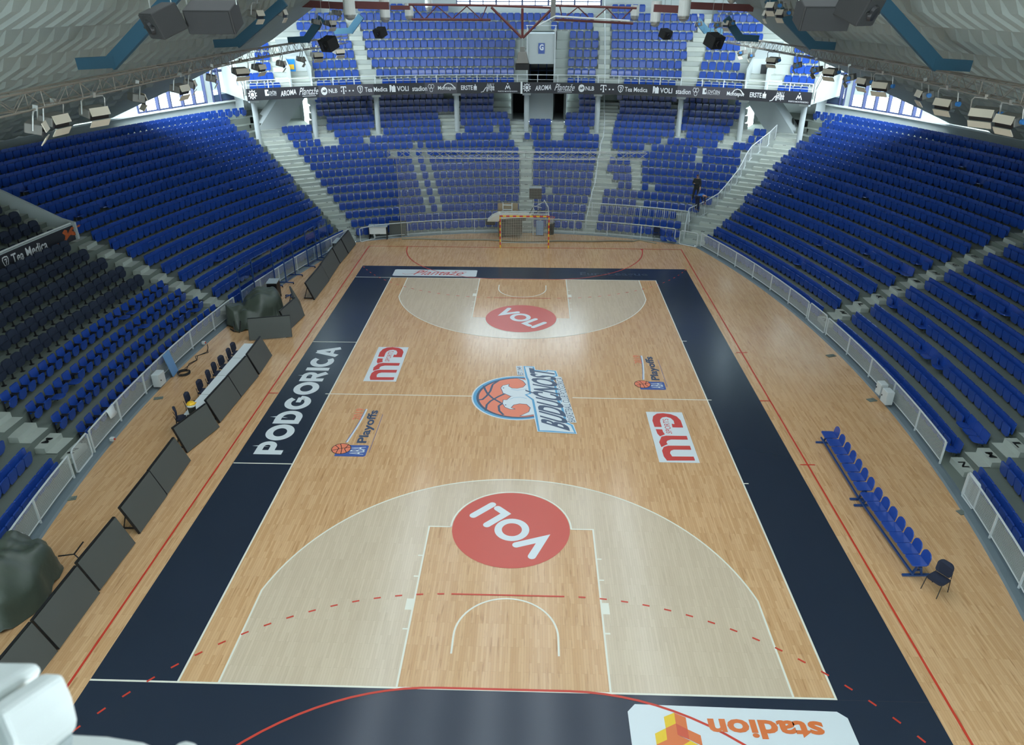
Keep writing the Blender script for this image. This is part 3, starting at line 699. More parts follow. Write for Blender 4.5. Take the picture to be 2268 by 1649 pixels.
UP = [[(552, 622), (701, 800), (846, 1139), (1256, 1319), (1381, 1497), (1541, 1645), (1722, 1790)],
      [(545, 605), (696, 795), (833, 1139), (1256, 1320), (1353, 1510), (1548, 1650), (1737, 1805)],
      [(565, 600), (691, 790), (823, 1139), (1257, 1324), (1353, 1510), (1552, 1640), (1751, 1815)],
      [(563, 598), (690, 784), (813, 1140), (1258, 1325), (1354, 1522), (1560, 1630), (1757, 1815)],
      [(560, 596), (690, 779), (808, 1142), (1260, 1327), (1354, 1521), (1565, 1640), (1760, 1810)],
      [(560, 592), (664, 770), (803, 1149), (1261, 1327), (1355, 1535), (1600, 1690), (1756, 1795)],
      [(656, 768), (798, 1187), (1220, 1314), (1354, 1545), (1570, 1690)],
      [(654, 762), (797, 1315), (1355, 1560), (1580, 1685)],
      [(665, 700), (730, 758), (792, 993), (1355, 1430), (1590, 1680)]]
ring_rows(UP, UR, UZ, .52, 'shellu', 'upper stand', 2)
# the seats that show largest become things of their own, the rest one mass
def size_of(c):
    x, y, w_ = pj(c[1][0], c[1][1], c[1][2]+.4)
    return (-1e9 if not visible((c[1][0], c[1][1], c[1][2]+.4)) else -w_)
cand.sort(key=size_of, reverse=True)
bulk = Bulk(); KEPT = 300
for c in cand[:KEPT]:
    kd, loc, rz, s, i, k, where = c
    side = 'right' if s > 0 else 'left'
    lab = ('folded-down' if kd == 'open' else 'folded-up')+' blue seat, '+nth(k)+' from the stairs, '+nth(i+1)+' row '+where
    seat_thing(kd, loc, rz, 'stadium_seat', lab, 'stadium seat', 'nearest blue plastic stadium seats')
for c in cand[KEPT:]: bulk.add(c[0], c[1], c[2])
o = bulk.build('stadium_seats', [M['blue'], M['bracket'], M['bracketd']])
tag(o, 'thousands of empty blue plastic seats filling the far and upper rows', 'stadium seats', kind='stuff')
for kd, loc, rz, s, i, k, where in arms:
    if visible((loc[0], loc[1], loc[2]+.4)):
        seat_thing(kd, loc, rz, 'armrest_seat', ('folded-down' if kd == 'armopen' else 'folded-up')+' blue armrest seat, '+nth(k)+' from the middle stairs, '+nth(i+1)+' row, left stand', 'stadium seat', 'blue armrest seats by the left fence')
for kd, loc, rz, s, i, k, where in pads:
    if visible((loc[0], loc[1], loc[2]+.5)):
        seat_thing(kd, loc, rz, 'padded_seat', 'dark padded seat, '+nth(k)+' from the far end, '+nth(i+1)+' row '+where, 'padded seat', 'dark padded seats in the left stand')
# ---------------------------------------------------------------- stair blocks in the gaps between the blocks of seats
def half_steps(name, tab, rad, zt, hh, dz, label, skip=()):
    b = MB()
    for i, iv in enumerate(tab[:-1]):
        for (a, b1), (c, d) in zip(iv, iv[1:]):
            r = rad(i); z = zt(i); t1_, t2_ = ang_at(b1, r, z+.4), ang_at(c, r, z+.4)
            if not .6 < (t2_-t1_)*r < 3.2 or any(l < (b1+c)/2 < h and i >= k0 for l, h, k0 in skip): continue
            ra, rb = r-.32, rad(i)+.08
            pts = [FP(ra, t1_+.002), FP(ra, t2_-.002), FP(rb, t2_-.002), FP(rb, t1_+.002)]
            b.prism([(p.x, p.y) for p in pts][::-1], z, z+hh)
            pts = [FP(rb, t1_+.002), FP(rb, t2_-.002), FP(rad(i+1)-.32, t2_-.002), FP(rad(i+1)-.32, t1_+.002)]
            b.prism([(p.x, p.y) for p in pts][::-1], z+dz, z+dz+.006)
    return tag(b.build(name, M['step']), label, kind='structure')
FST = half_steps('aisle_steps', LOW, FR, lambda i: i*H if i else .02, H/2, H, 'pale painted aisle steps of the far lower stand')
half_steps('aisle_steps', UP, UR, UZ, UH/2, UH, 'pale painted aisle steps of the upper stand', ((1150, 1250, 0),))
def side_steps(s, y0, y1, n0, n1, label):
    b = MB()
    for i in range(n0, n1):
        z = i*H if i else .02; ym = (y0+y1)/2; xo = SX(s, SR(i, ym)+.08, ym); xi = xo-s*.40; xi2 = xo+s*.38
        b.box(((xi+xo)/2, ym, z+H/4), (abs(xo-xi), abs(y1-y0), H/2)); b.box(((xo+xi2)/2, ym, z+H+.004), (abs(xi2-xo), abs(y1-y0), .008))
    return tag(b.build('aisle_steps', M['step']), label, kind='structure')
SRM = side_steps(1, 7.5, 8.45, 0, 16, 'pale steps of the right-hand middle stairs'); SRN = side_steps(1, -5.1, -4.2, 0, 16, 'pale steps of the near right-hand stairs')
side_steps(-1, 8.1, 9.0, 0, 16, 'pale steps of the left-hand middle stairs'); SLN = side_steps(-1, -5.3, -4.3, 0, 9, 'pale steps of the near left-hand stairs')
# corner stairs
CST = []
for s in (1, -1):
    b = MB()
    for i in range(0, 14):
        z = i*H if i else .02; r = FR(i)
        te = ang_at((Re if s > 0 else Lx)[i], r, z+.4) if i < 10 else ang_at(({10: 1652, 11: 1672, 12: 1692, 13: 1703} if s > 0 else {10: 656, 11: 644, 12: 632, 13: 620})[i], r, z+.4)
        Rg = lambda y, i=i: SR(i, y)+.05
        tc2 = cth(s, Rg, r+.08)
        d = 1.5/r; ts = tc2-s*d
        if (te-ts)*s > 0: ts = te+s*.004
        a, c = (ts, tc2)
        pts = [FP(r-.34, a), FP(r-.34, c), FP(r+.08, c), FP(r+.08, a)]
        if s > 0: pts = pts[::-1]
        b.prism([(p.x, p.y) for p in pts], z, z+H/2)
        pts = [FP(r+.08, a), FP(r+.08, c), FP(r+.42, c), FP(r+.42, a)]
        if s > 0: pts = pts[::-1]
        b.prism([(p.x, p.y) for p in pts], z+H, z+H+.006)
    CST.append(b.build('aisle_steps', M['step'])); tag(CST[-1], 'pale steps of the far '+('right' if s > 0 else 'left')+' corner stairs', kind='structure')
# row letters on the far stairs
for i, ch in enumerate('NMLKJIHGFEDCB'):
    r = FR(i)-.16; z = (i*H if i else .02)+H/2+.006
    for th_ in (ang_at((Ca[i]+Cb[i])/2 if i < 10 else 1148, r, z), None, None):
        if th_ is None: continue
        f_ = lambda u, v: FP(r-.10+.20*v, th_+(u-.5)*.22/r, z)
        text_on('row_letter', ch, f_, 'black', FST, .03)
    for s, st in ((1, CST[0]), (-1, CST[1])):
        tc2 = cth(s, (lambda y, i=i: SR(i, y)+.05), FR(i)+.08); th_ = tc2-s*.75/r
        text_on('row_letter', ch, (lambda u, v: FP(r-.10+.20*v, th_+(u-.5)*.22/r, z)), 'black', st, .03)
# row letters on the near stairs
for s, y, word, par in ((1, -4.65, 'NML', SRN), (-1, -4.8, 'NM', SLN), (1, 7.97, 'NMLKJIHGF', SRM)):
    for i, ch in enumerate(word):
        z = i*H+H/2+(.012 if i else .022); x = SX(s, SR(i, y), y)-s*.12
        text_on('row_letter', ch, (lambda u, v, x=x, y=y, z=z, s=s: Vector((x-s*(.12-.24*v)*1, y+s*(.17-.34*u)*1, z+.004))), 'black', par, .03)
# ---------------------------------------------------------------- court-side barriers
def uvsheet(name, pts_lo, pts_hi, m, parent, scale=1.0, vh=None):
    # strip between two polylines, uv in metres
    n = len(pts_lo); v = [tuple(p) for p in pts_lo]+[tuple(p) for p in pts_hi]; f = [(k, k+1, n+k+1, n+k) for k in range(n-1)]
    me = bpy.data.meshes.new(name); me.from_pydata(v, [], f); me.materials.append(M[m]); uvl = me.uv_layers.new(name='uv')
    d = [0.0]
    for k in range(n-1): d.append(d[-1]+(Vector(pts_lo[k+1])-Vector(pts_lo[k])).length)
    hh = [(Vector(pts_hi[k])-Vector(pts_lo[k])).length for k in range(n)]
    for p in me.polygons:
        for li in p.loop_indices:
            vi = me.loops[li].vertex_index; uvl.data[li].uv = (d[vi % n]*scale, (hh[vi % n] if vi >= n else 0)*scale)
    o = bpy.data.objects.new(name, me); COL.objects.link(o); o.parent = parent; return o
def barrier(pts, label, gaps=None, name='court_barrier', h=.92, mesh='mesh_side', post_every=2, group='white barriers round the sports floor', z0=.05, thick=.06):
    e = empty(name, (0, 0, 0), 0, label, 'barrier', group)
    P = [Vector((p[0], p[1], 0)) for p in pts]; up = Vector((0, 0, 1))
    MB().tube([P[0]+up*(z0+.05)]+[P[0]+up*(h-.08), P[0]+up*h+(P[1]-P[0]).normalized()*.06]+[p+up*h for p in P[1:-1]]+[P[-1]+up*h-(P[-1]-P[-2]).normalized()*.06, P[-1]+up*(h-.08), P[-1]+up*(z0+.05)], thick/2, 6).build('top_rail', M['rail'], e)
    MB().tube([p+up*(z0+.12) for p in P], .022, 6).build('bottom_rail', M['rail'], e)
    for k in range(0, len(P), post_every):
        MB().box((P[k].x, P[k].y, (h+z0)/2), (.05, .05, h-z0)).build('post', M['rail'], e)
    if mesh: uvsheet('mesh_panel', [p+up*(z0+.14) for p in P], [p+up*(h-.03) for p in P], mesh, e)
    return e
FR_ = 60.10
def side_pts(s, y0, y1, st=1.05):
    n = max(2, 2*round(abs(y1-y0)/st/2)); return arc_side(s, lambda y: FR_, y0, y1, n)
yc = {s: corner(s, lambda y: FR_, KF+.12)[1] for s in (1, -1)}
barrier(side_pts(1, 8.55, yc[1]-.15), 'white mesh barrier on the right, from the far corner to the middle gate')
barrier(side_pts(1, -4.35, 6.5), 'white mesh barrier on the right, between the middle gate and the open gate')
barrier(side_pts(1, -14.5, -6.2), 'white mesh barrier on the right, nearest the camera')
barrier(side_pts(-1, 9.0, 20.6), 'white mesh barrier on the left, behind the wheeled clear screens')
barrier(side_pts(-1, -4.6, 8.2), 'white mesh barrier on the left, with a towel over its rail')
barrier(side_pts(-1, -15.5, -6.15), 'white mesh barrier on the left, nearest the camera')
def gate(p0, p1, label, mesh='mesh_side', h=.95):
    e = empty('barrier_gate', (0, 0, 0), 0, label, 'gate', 'white barrier gates'); a, b_ = Vector((*p0, 0)), Vector((*p1, 0)); up = Vector((0, 0, 1)); d = (b_-a).normalized()*.08
    MB().tube([a+up*.12, a+up*(h-.08), a+d+up*h, b_-d+up*h, b_+up*(h-.08), b_+up*.12, b_-d+up*.06, a+d+up*.06, a+up*.12], .03, 6).build('frame', M['rail'], e)
    if mesh: uvsheet('mesh_panel', [a+up*.1, b_+up*.1], [a+up*(h-.03), b_+up*(h-.03)], mesh, e)
    return e
sp = lambda s, y, R=FR_: (SX(s, R, y), y)
gate(sp(1, 6.65), sp(1, 8.4), 'closed white mesh gate in the middle of the right barrier')
gate((sp(1, -6.15)[0], -6.15), (14.25, -6.95), 'white gate standing open in the near right barrier')
gate(sp(-1, -5.9), sp(-1, -4.75), 'white mesh gate in the near left barrier')
gate((10.05, 21.05), (11.05, 20.35), 'white gate at the far right corner of the floor', None)
gate((-10.7, 20.7), (-9.9, 21.5), 'white gate standing open at the far left corner of the floor', None)
ta, tb = math.atan2(-9.7, 21.7), math.atan2(9.85, 21.6)
barrier([tuple(FP(KF+.12, ta+(tb-ta)*k/18)[:2]) for k in range(19)], 'long white barrier along the far edge of the floor behind the goal', mesh=None, z0=.03, h=.95)
# fittings on the barriers
def wallbox(loc, dims, rz, label, m='rail', name='electric_box', cat='electric box', grp=None):
    e = empty(name, loc, rz, label, cat, grp)
    MB().box((0, 0, dims[2]/2), dims).build('cabinet', M[m], e, bevel=.015)
    MB().box((0, dims[1]/2+.006, dims[2]/2), (dims[0]*.9, .012, dims[2]*.92)).build('door', M[m], e)
    MB().box((dims[0]*.3, dims[1]/2+.02, dims[2]*.5), (.03, .03, .05)).build('lock', M['black'], e)
    return e
wallbox((14.38, -.25, .15), (.42, .28, .55), PI/2+.05, 'white electric box on the right barrier, the nearer of the two')
wallbox((14.40, .35, .22), (.36, .28, .5), PI/2+.05, 'white electric box on the right barrier, the farther of the two')
wallbox((-14.55, .35, .12), (.50, .30, .55), -PI/2, 'white electric box on the left barrier below the row of tables')
b = MB(); b.panel(.62, 0, .98, 0, .03, .02, .02, lean=-.22)
o = b.build('loose_door', M['blued']); o.location = (-14.45, 1.5, .03); o.rotation_euler = (0, 0, -PI/2+.1); tag(o, 'light blue cabinet door leaning against the left barrier', 'door panel')
b = MB(); v = [(-.24, 0, .0), (.24, 0, .0), (.25, .02, .02), (-.25, .02, .02)]
for k, (y, z) in enumerate(((-.06, -.18), (-.03, -.02), (0, .02), (.05, -.02), (.09, -.22), (.12, -.34))):
    b.v += [(-.26+.03*math.sin(k*2), y, z), (0, y+.02*math.sin(k*3), z-.01), (.26, y, z-.03*math.sin(k))]
for k in range(5):
    for j in range(2): a = k*3+j; b.f.append((a, a+1, a+4, a+3)); b.m.append(0)
o = b.build('towel', M['table'], smooth=True); sol = o.modifiers.new('solid', 'SOLIDIFY'); sol.thickness = .015
o.location = (SX(-1, FR_, -3.05), -3.05, .94); o.rotation_euler = (0, 0, -PI/2+.1); tag(o, 'white towel hung over the top rail of the left barrier', 'towel')
def socket(p, lab):
    e = empty('socket_box', p, 0, lab, 'socket'); MB().box((0, 0, .06), (.14, .14, .13)).build('housing', M['rail'], e, bevel=.02); MB().lathe((.09, 0, .04), [(.03, 0), (.03, .05)], 8).build('plug', M['gred'], e)
socket((-14.38, 4.35, .12), 'white and red power socket on the left barrier beside the cables')
socket((-14.3, -3.9, .10), 'white and red power socket near the near left gate'); socket((-14.25, -9.2, .10), 'white and red power socket on the near left barrier')
# cables
b = MB(); pts = [(-14.2, 4.3, .12), (-14.1, 4.1, .03), (-14.0, 3.7, .02), (-14.25, 3.3, .02), (-14.1, 2.9, .02), (-14.3, 2.5, .02), (-14.2, 2.1, .02), (-14.15, 1.9, .02)]
b.tube(pts, .015, 6); b.tube([(x+.1*math.sin(k*2.1), y-.05, z) for k, (x, y, z) in enumerate(pts[1:])], .012, 6)
tag(b.build('power_cable', M['black']), 'black cables trailing along the floor by the left barrier', 'cable')
b = MB(); 
for k in range(5): b.tube([(.24*math.cos(a)+.02*math.sin(k*3), .24*math.sin(a)+.02*math.cos(k*2), .02+.022*k) for a in (2*PI*j/20 for j in range(21))], .014, 6)
o = b.build('coiled_cable', M['black']); o.location = (-14.1, 1.55, .0); tag(o, 'coil of black cable on the floor by the left barrier', 'cable')
for x, y, dx, dy, lab in ((13.9, 4.3, .4, .22, 'right, in the middle'), (14.05, .2, .34, .24, 'right, below the two electric boxes'), (13.9, -7.0, .26, .22, 'right, by the open gate'), (-14.2, -.6, .34, .2, 'left, by the electric box'), (-13.95, -7.2, .34, .2, 'left, near the camera')):
    b = MB(); b.box((0, 0, .012), (dx, dy, .02)); b.box((dx*.2, 0, .03), (dx*.3, dy*.4, .02))
    o = b.build('floor_socket_cover', M['conclo']); o.location = (x, y, 0); o.rotation_euler = (0, 0, .3); tag(o, 'grey floor socket cover on the '+lab, 'socket cover')
# ---------------------------------------------------------------- railings
def railing(name, tops, label, h=.95, bars=True, every=1, mid=0, group=None, cat='railing', m='rail', barstep=.13):
    e = empty(name, (0, 0, 0), 0, label, cat, group); up = Vector((0, 0, 1)); P = [Vector(p) for p in tops]
    MB().tube(P, .032, 6).build('top_rail', M[m], e)
    if bars or mid == 0: MB().tube([p-up*(h-.1) for p in P], .02, 6).build('bottom_rail', M[m], e)
    for j in range(mid): MB().tube([p-up*(h*(j+1)/(mid+1)) for p in P], .016, 6).build('middle_rail', M[m], e)
    for k in range(0, len(P), every): MB().bar(P[k], P[k]-up*h, .05).build('post', M[m], e)
    if bars:
        b = MB()
        for a, c in zip(P, P[1:]):
            n = max(1, int((c-a).length/barstep))
            for j in range(1, n): q = a.lerp(c, j/n); b.bar(q, q-up*(h-.1), .016)
        b.build('bars', M[m], e)
    return e
# right corner staircase railing
T = [G(1534, 472.5, 1.45)]
cr = []
for i in range(1, 14):
    r = FR(i); te = ang_at(Re[i] if i < 10 else {10: 1652, 11: 1672, 12: 1692, 13: 1708}[i], r, i*H+.4)
    cr.append(FP(r-.1, te+.35/r, i*H+1.0))
railing('stair_railing', cr[1:], 'grey painted stair railing climbing the far right corner stairs', h=1.0)
railing('stair_railing', [cr[0]+Vector((-.25, -.9, -.45)), cr[0], cr[1]], 'short grey railing at the foot of the far right corner stairs', h=1.0)
# rail beside the long aisle right of centre
cr = []
for i in range(0, 18):
    r = FR(i); te = ang_at((Ra+[1328, 1330, 1331, 1331, 1330, 1331, 1331, 1331])[i], r, i*H+.4); cr.append(FP(r-.1, te+.25/r, i*H+1.0))
railing('stair_railing', cr, 'white stair railing beside the long stairs right of the centre, far stand', h=1.0, bars=False, every=3)
# enclosure above the first rows
a0, a1 = ang_at(1312, FR(2)-.6, 1.7), ang_at(1526, FR(2)-.6, 1.7)
railing('row_railing', [FP(FR(2)-.55, a0+(a1-a0)*k/8, 1.72) for k in range(9)]+[FP(FR(1)-.7, a1+.012, 1.25)], 'pale barred railing round the lowest rows right of the goal', every=2)
# ---------------------------------------------------------------- balcony and upper stand
BA0, BA1 = ang_at(547, 33, 8.4), ang_at(1797, 33, 8.4)
b = MB(); n = 48
def ringq(b, r0, z0, r1, z1, a0, a1, n=48, m=0):
    for k in range(n):
        a, c = a0+(a1-a0)*k/n, a0+(a1-a0)*(k+1)/n
        b.quad(FP(r0, a, z0), FP(r0, c, z0), FP(r1, c, z1), FP(r1, a, z1), m)
ringq(b, 33.05, 8.0, 33.05, 8.3, BA0, BA1); ringq(b, 33.05, 8.0, 41.5, 8.0, BA0, BA1); ringq(b, 33.05, 8.3, 34.0, 8.3, BA0, BA1)
for a in (BA0, BA1): b.poly([FP(33.05, a, 8.0), FP(41.5, a, 8.0), FP(41.5, a, 13.4), FP(33.6, a, 8.3), FP(33.05, a, 8.3)])
GA0, GA1 = ang_at(1168, UR(1), 9), ang_at(1228, UR(1), 9)     # portal opening
for i in range(9):
    r0 = 33.9 if i == 0 else UR(i-1)+.1; r1 = UR(i)+.1 if i < 8 else 41.4; z = 8.31 if i == 0 else UZ(i); zn = UZ(i+1) if i < 8 else z
    spans = [(BA0, GA0), (GA1, BA1)] if i < 6 else [(BA0, BA1)]
    for a0, a1 in spans:
        nn = max(4, int(48*(a1-a0)/(BA1-BA0))); ringq(b, r0, z, r1, z, a0, a1, nn)
        if i < 8: ringq(b, r1, z, r1, zn, a0, a1, nn)
tag(b.build('balcony_terrace', M['conc']), 'grey concrete balcony slab with the stepped upper stand on it', kind='structure')
# portal block with the letter G
pm = (GA0+GA1)/2; pr = UR(0)-.1
b = MB(); pw0, pw1 = FP(pr, GA0), FP(pr, GA1)
nrm = Vector((math.sin(pm), math.cos(pm), 0)); acr = (pw1-pw0).normalized()
def PW(u, d, z): p = pw0.lerp(pw1, u)+nrm*d; return (p.x, p.y, z)
zt = UZ(6)-.05
b.quad(PW(0, .05, 9.95), PW(1, .05, 9.95), PW(1, .05, zt), PW(0, .05, zt)); b.quad(PW(0, .05, 9.95), PW(1, .05, 9.95), PW(1, 6, 9.95), PW(0, 6, 9.95))
for u in (0, 1): b.quad(PW(u, .05, 8.3), PW(u, 6.2, 8.3), PW(u, 6.2, zt), PW(u, .05, zt))
b.quad(PW(0, .05, zt), PW(1, .05, zt), PW(1, 4.4, zt), PW(0, 4.4, zt)); b.quad(PW(0, .05, 8.31), PW(1, .05, 8.31), PW(1, 6.2, 8.31), PW(0, 6.2, 8.31))
b.bar(PW(.0, 0, 8.3), PW(.0, 0, zt+.4), .08); b.bar(PW(1, 0, 8.3), PW(1, 0, zt+.4), .08)
portal_o = tag(b.build('wall_portal', M['wall']), 'grey stairway block with the letter G over its doorway in the upper stand', kind='structure')
b = MB(); b.bar(PW(-.02, -.02, 9.3), PW(-.02, -.02, zt+.55), .05); b.bar(PW(1.02, -.02, 9.3), PW(1.02, -.02, zt+.55), .05); b.bar(PW(-.06, -.02, zt+.55), PW(1.06, -.02, zt+.55), .05)
tag(b.build('portal_railing', M['rail']), 'white guard rail framing the block with the letter G', 'railing')
e = MB(); e.quad(PW(.40, 0, zt-1.35), PW(.63, 0, zt-1.35), PW(.63, 0, zt-.62), PW(.40, 0, zt-.62)); sg_ = e.build('section_sign', M['ablue']); tag(sg_, 'blue sign with a white G on the upper stairway block', 'sign')
text_on('sign_letter', 'G', quadmap(PW(.44, -.012, zt-1.12), PW(.59, -.012, zt-1.12), PW(.59, -.012, zt-.70), PW(.44, -.012, zt-.70)), 'decalw', sg_, .04)
# glazed door at the end of that passage, daylight behind it
e = empty('door_1', (0, 0, 0), 0, 'glazed double door with a dark lower half at the end of the upper passage', kind='structure')
b = MB()
for u in (0, .33, .67, 1): b.bar(PW(u, 5.9, 8.3), PW(u, 5.9, 10.0), .09)
b.bar(PW(0, 5.9, 9.05), PW(1, 5.9, 9.05), .09); b.bar(PW(0, 5.9, 9.95), PW(1, 5.9, 9.95), .09); b.build('door_frame', M['ablue'], e)
MB().quad(PW(0, 5.92, 8.3), PW(1, 5.92, 8.3), PW(1, 5.92, 9.05), PW(0, 5.92, 9.05)).build('lower_panel', M['dark'], e)
MB().quad(PW(0, 5.95, 9.05), PW(1, 5.95, 9.05), PW(1, 5.95, 9.95), PW(0, 5.95, 9.95)).build('pane', M['pane'], e)
# advertising banners on the balcony front
RB = 33.0
def BP(px, z, dr=0.0):     # on the banner face
    t = ang_at(px, RB-dr, z); return FP(RB-dr, t, z)
ZB0, ZB1 = 8.02, 8.78
def banner(pa, pb, segs, label):
    b = MB()
    for (x0, x1, m_) in segs:
        n = max(2, int((x1-x0)/22)); a0, a1 = ang_at(x0, RB, 8.4), ang_at(x1, RB, 8.4)
        for k in range(n):
            a, c = a0+(a1-a0)*k/n, a0+(a1-a0)*(k+1)/n
            p, q = FP(RB, a), FP(RB, c); p2, q2 = FP(RB+.04, a), FP(RB+.04, c)
            b.quad((p.x, p.y, ZB0), (q.x, q.y, ZB0), (q.x, q.y, ZB1), (p.x, p.y, ZB1), m_); b.quad((p2.x, p2.y, ZB0), (q2.x, q2.y, ZB0), (q2.x, q2.y, ZB1), (p2.x, p2.y, ZB1), m_)
            b.quad((p.x, p.y, ZB1), (q.x, q.y, ZB1), (q2.x, q2.y, ZB1), (p2.x, p2.y, ZB1), m_); b.quad((p.x, p.y, ZB0), (q.x, q.y, ZB0), (q2.x, q2.y, ZB0), (p2.x, p2.y, ZB0), m_)
    return tag(b.build('advertising_banner', [M['banner'], M['banner2']]), label, 'banner', 'sponsor banners on the balcony front')
bl = banner(547, 1153, [(547, 706, 0), (706, 828, 1), (828, 941, 0), (941, 1012, 1), (1012, 1153, 0)], 'black sponsor banner on the left half of the balcony front')
br_ = banner(1157, 1797, [(1157, 1370, 0), (1370, 1500, 0), (1500, 1632, 1), (1632, 1797, 0)], 'black sponsor banner on the right half of the balcony front')
def bfn(x0, x1, v0=.2, v1=.8):
    a0, a1 = ang_at(x0, RB, 8.4), ang_at(x1, RB, 8.4)
    return lambda u, v: FP(RB-.02, a0+(a1-a0)*u, ZB0+(ZB1-ZB0)*(v0+(v1-v0)*v))
def btext(par, s, x0, x1, v0=.3, v1=.72, bold=.02, shear=0, rise=0):
    f0 = bfn(x0, x1, v0, v1); f1 = (lambda u, v: f0(u, v)+Vector((0, 0, rise*(u-.5)))) if rise else f0
    text_on('sponsor_lettering', s, f1, 'bannertx', par, bold*.45, shear)
def bshape(par, name, polys, x0, x1, v0=.1, v1=.9): shapes_on(name, polys, bfn(x0, x1, v0, v1), 'bannertx', par)
ring_ = lambda r0, r1, n=20: [[(.5+r1*math.cos(2*PI*k/n), .5+r1*math.sin(2*PI*k/n)), (.5+r1*math.cos(2*PI*(k+1)/n), .5+r1*math.sin(2*PI*(k+1)/n)), (.5+r0*math.cos(2*PI*(k+1)/n), .5+r0*math.sin(2*PI*(k+1)/n)), (.5+r0*math.cos(2*PI*k/n), .5+r0*math.sin(2*PI*k/n))] for k in range(n)]
def emblem(par, x0, x1):
    P = ring_(.30, .38, 16)+[[(.35, .3), (.65, .3), (.7, .6), (.5, .72), (.3, .6)]]
    for k in range(10): a = 2*PI*k/10+.3; P.append([(.5+.36*math.cos(a-.14), .5+.36*math.sin(a-.14)), (.5+.5*math.cos(a-.1), .5+.5*math.sin(a-.1)), (.5+.5*math.cos(a+.1), .5+.5*math.sin(a+.1)), (.5+.36*math.cos(a+.14), .5+.36*math.sin(a+.14))])
    bshape(par, 'coat_of_arms', P, x0, x1, .1, .92)
def nlb(par, x0, x1, a, b_):
    bshape(par, 'sponsor_logo', [[(.5+.5*math.cos(2*PI*k/24), .5+.5*math.sin(2*PI*k/24)) for k in range(24)]], x0, x1, .16, .86)
    shapes_on('sponsor_logo', stroke([(.25, .35), (.35, .6), (.5, .4), (.6, .66), (.78, .6), (.74, .44), (.56, .42)], .09), (lambda f: lambda u, v: f(u, v)+Vector((0, -.012, 0)))(bfn(x0, x1, .16, .86)), 'banner', par)
    btext(par, 'NLB', a, b_, .32, .70, .035)
def tee(par, x0, x1, d):
    bshape(par, 'sponsor_logo', [[(.0, 1), (1, 1), (1, .72), (.92, .72), (.86, .88), (.6, .88), (.6, .1), (.74, .02), (.26, .02), (.4, .1), (.4, .88), (.14, .88), (.08, .72), (0, .72)][::-1], [(0, .3), (.18, .3), (.18, .5), (0, .5)], [(.82, .3), (1, .3), (1, .5), (.82, .5)]], x0, x1, .18, .86)
    for q in d: bshape(par, 'sponsor_logo', [[(0, 0), (1, 0), (1, 1), (0, 1)]], q-1.6, q+1.6, .40, .52)
def shield(par, x0, x1):
    out = [(.5, 0), (.85, .25), (1, .7), (.9, .95), (.5, 1), (.1, .95), (0, .7), (.15, .25)]
    P = [[out[i], out[(i+1) % 8], tuple(.5+(c-.5)*.78 for c in out[(i+1) % 8]), tuple(.5+(c-.5)*.78 for c in out[i])] for i in range(8)]
    bshape(par, 'sponsor_logo', P+stroke([(.35, .7), (.65, .72), (.6, .5), (.5, .48), (.5, .2)], .1), x0, x1, .18, .88)
def square(par, x0, x1): bshape(par, 'sponsor_logo', [[(0, .1), (.12, .1), (.3, .45), (.3, 1), (0, 1)], [(.35, .1), (1, .1), (1, .75), (.75, 1), (.55, .8), (.35, .9)]], x0, x1, .16, .86)
def tref(par, x0, x1):
    P = []
    for cx, cz in ((.28, .68), (.72, .68), (.5, .28)): P += [[((x-.5)*.56+cx, (z-.5)*.56+cz) for x, z in q] for q in ring_(.38, .5, 6)]
    bshape(par, 'sponsor_logo', P, x0, x1, .12, .92)
def person(par, x0, x1): bshape(par, 'sponsor_logo', [[(.5+.13*math.cos(2*PI*k/12), .88+.12*math.sin(2*PI*k/12)) for k in range(12)]]+stroke([(0, 0), (.28, .55), (.5, .2), (.72, .55), (1, 0)], .16), x0, x1, .34, .92)
def erste(par, a, b_, c, d):
    btext(par, 'ERSTE', a, b_, .30, .72, .04); bshape(par, 'sponsor_logo', [[(0, 0), (1, 0), (1, .14), (0, .14)], [(0, .2), (1, .2), (1, .7), (0, .7)], [(.38, .7), (.62, .7), (.62, 1), (.38, 1)]], c, d, .28, .82)
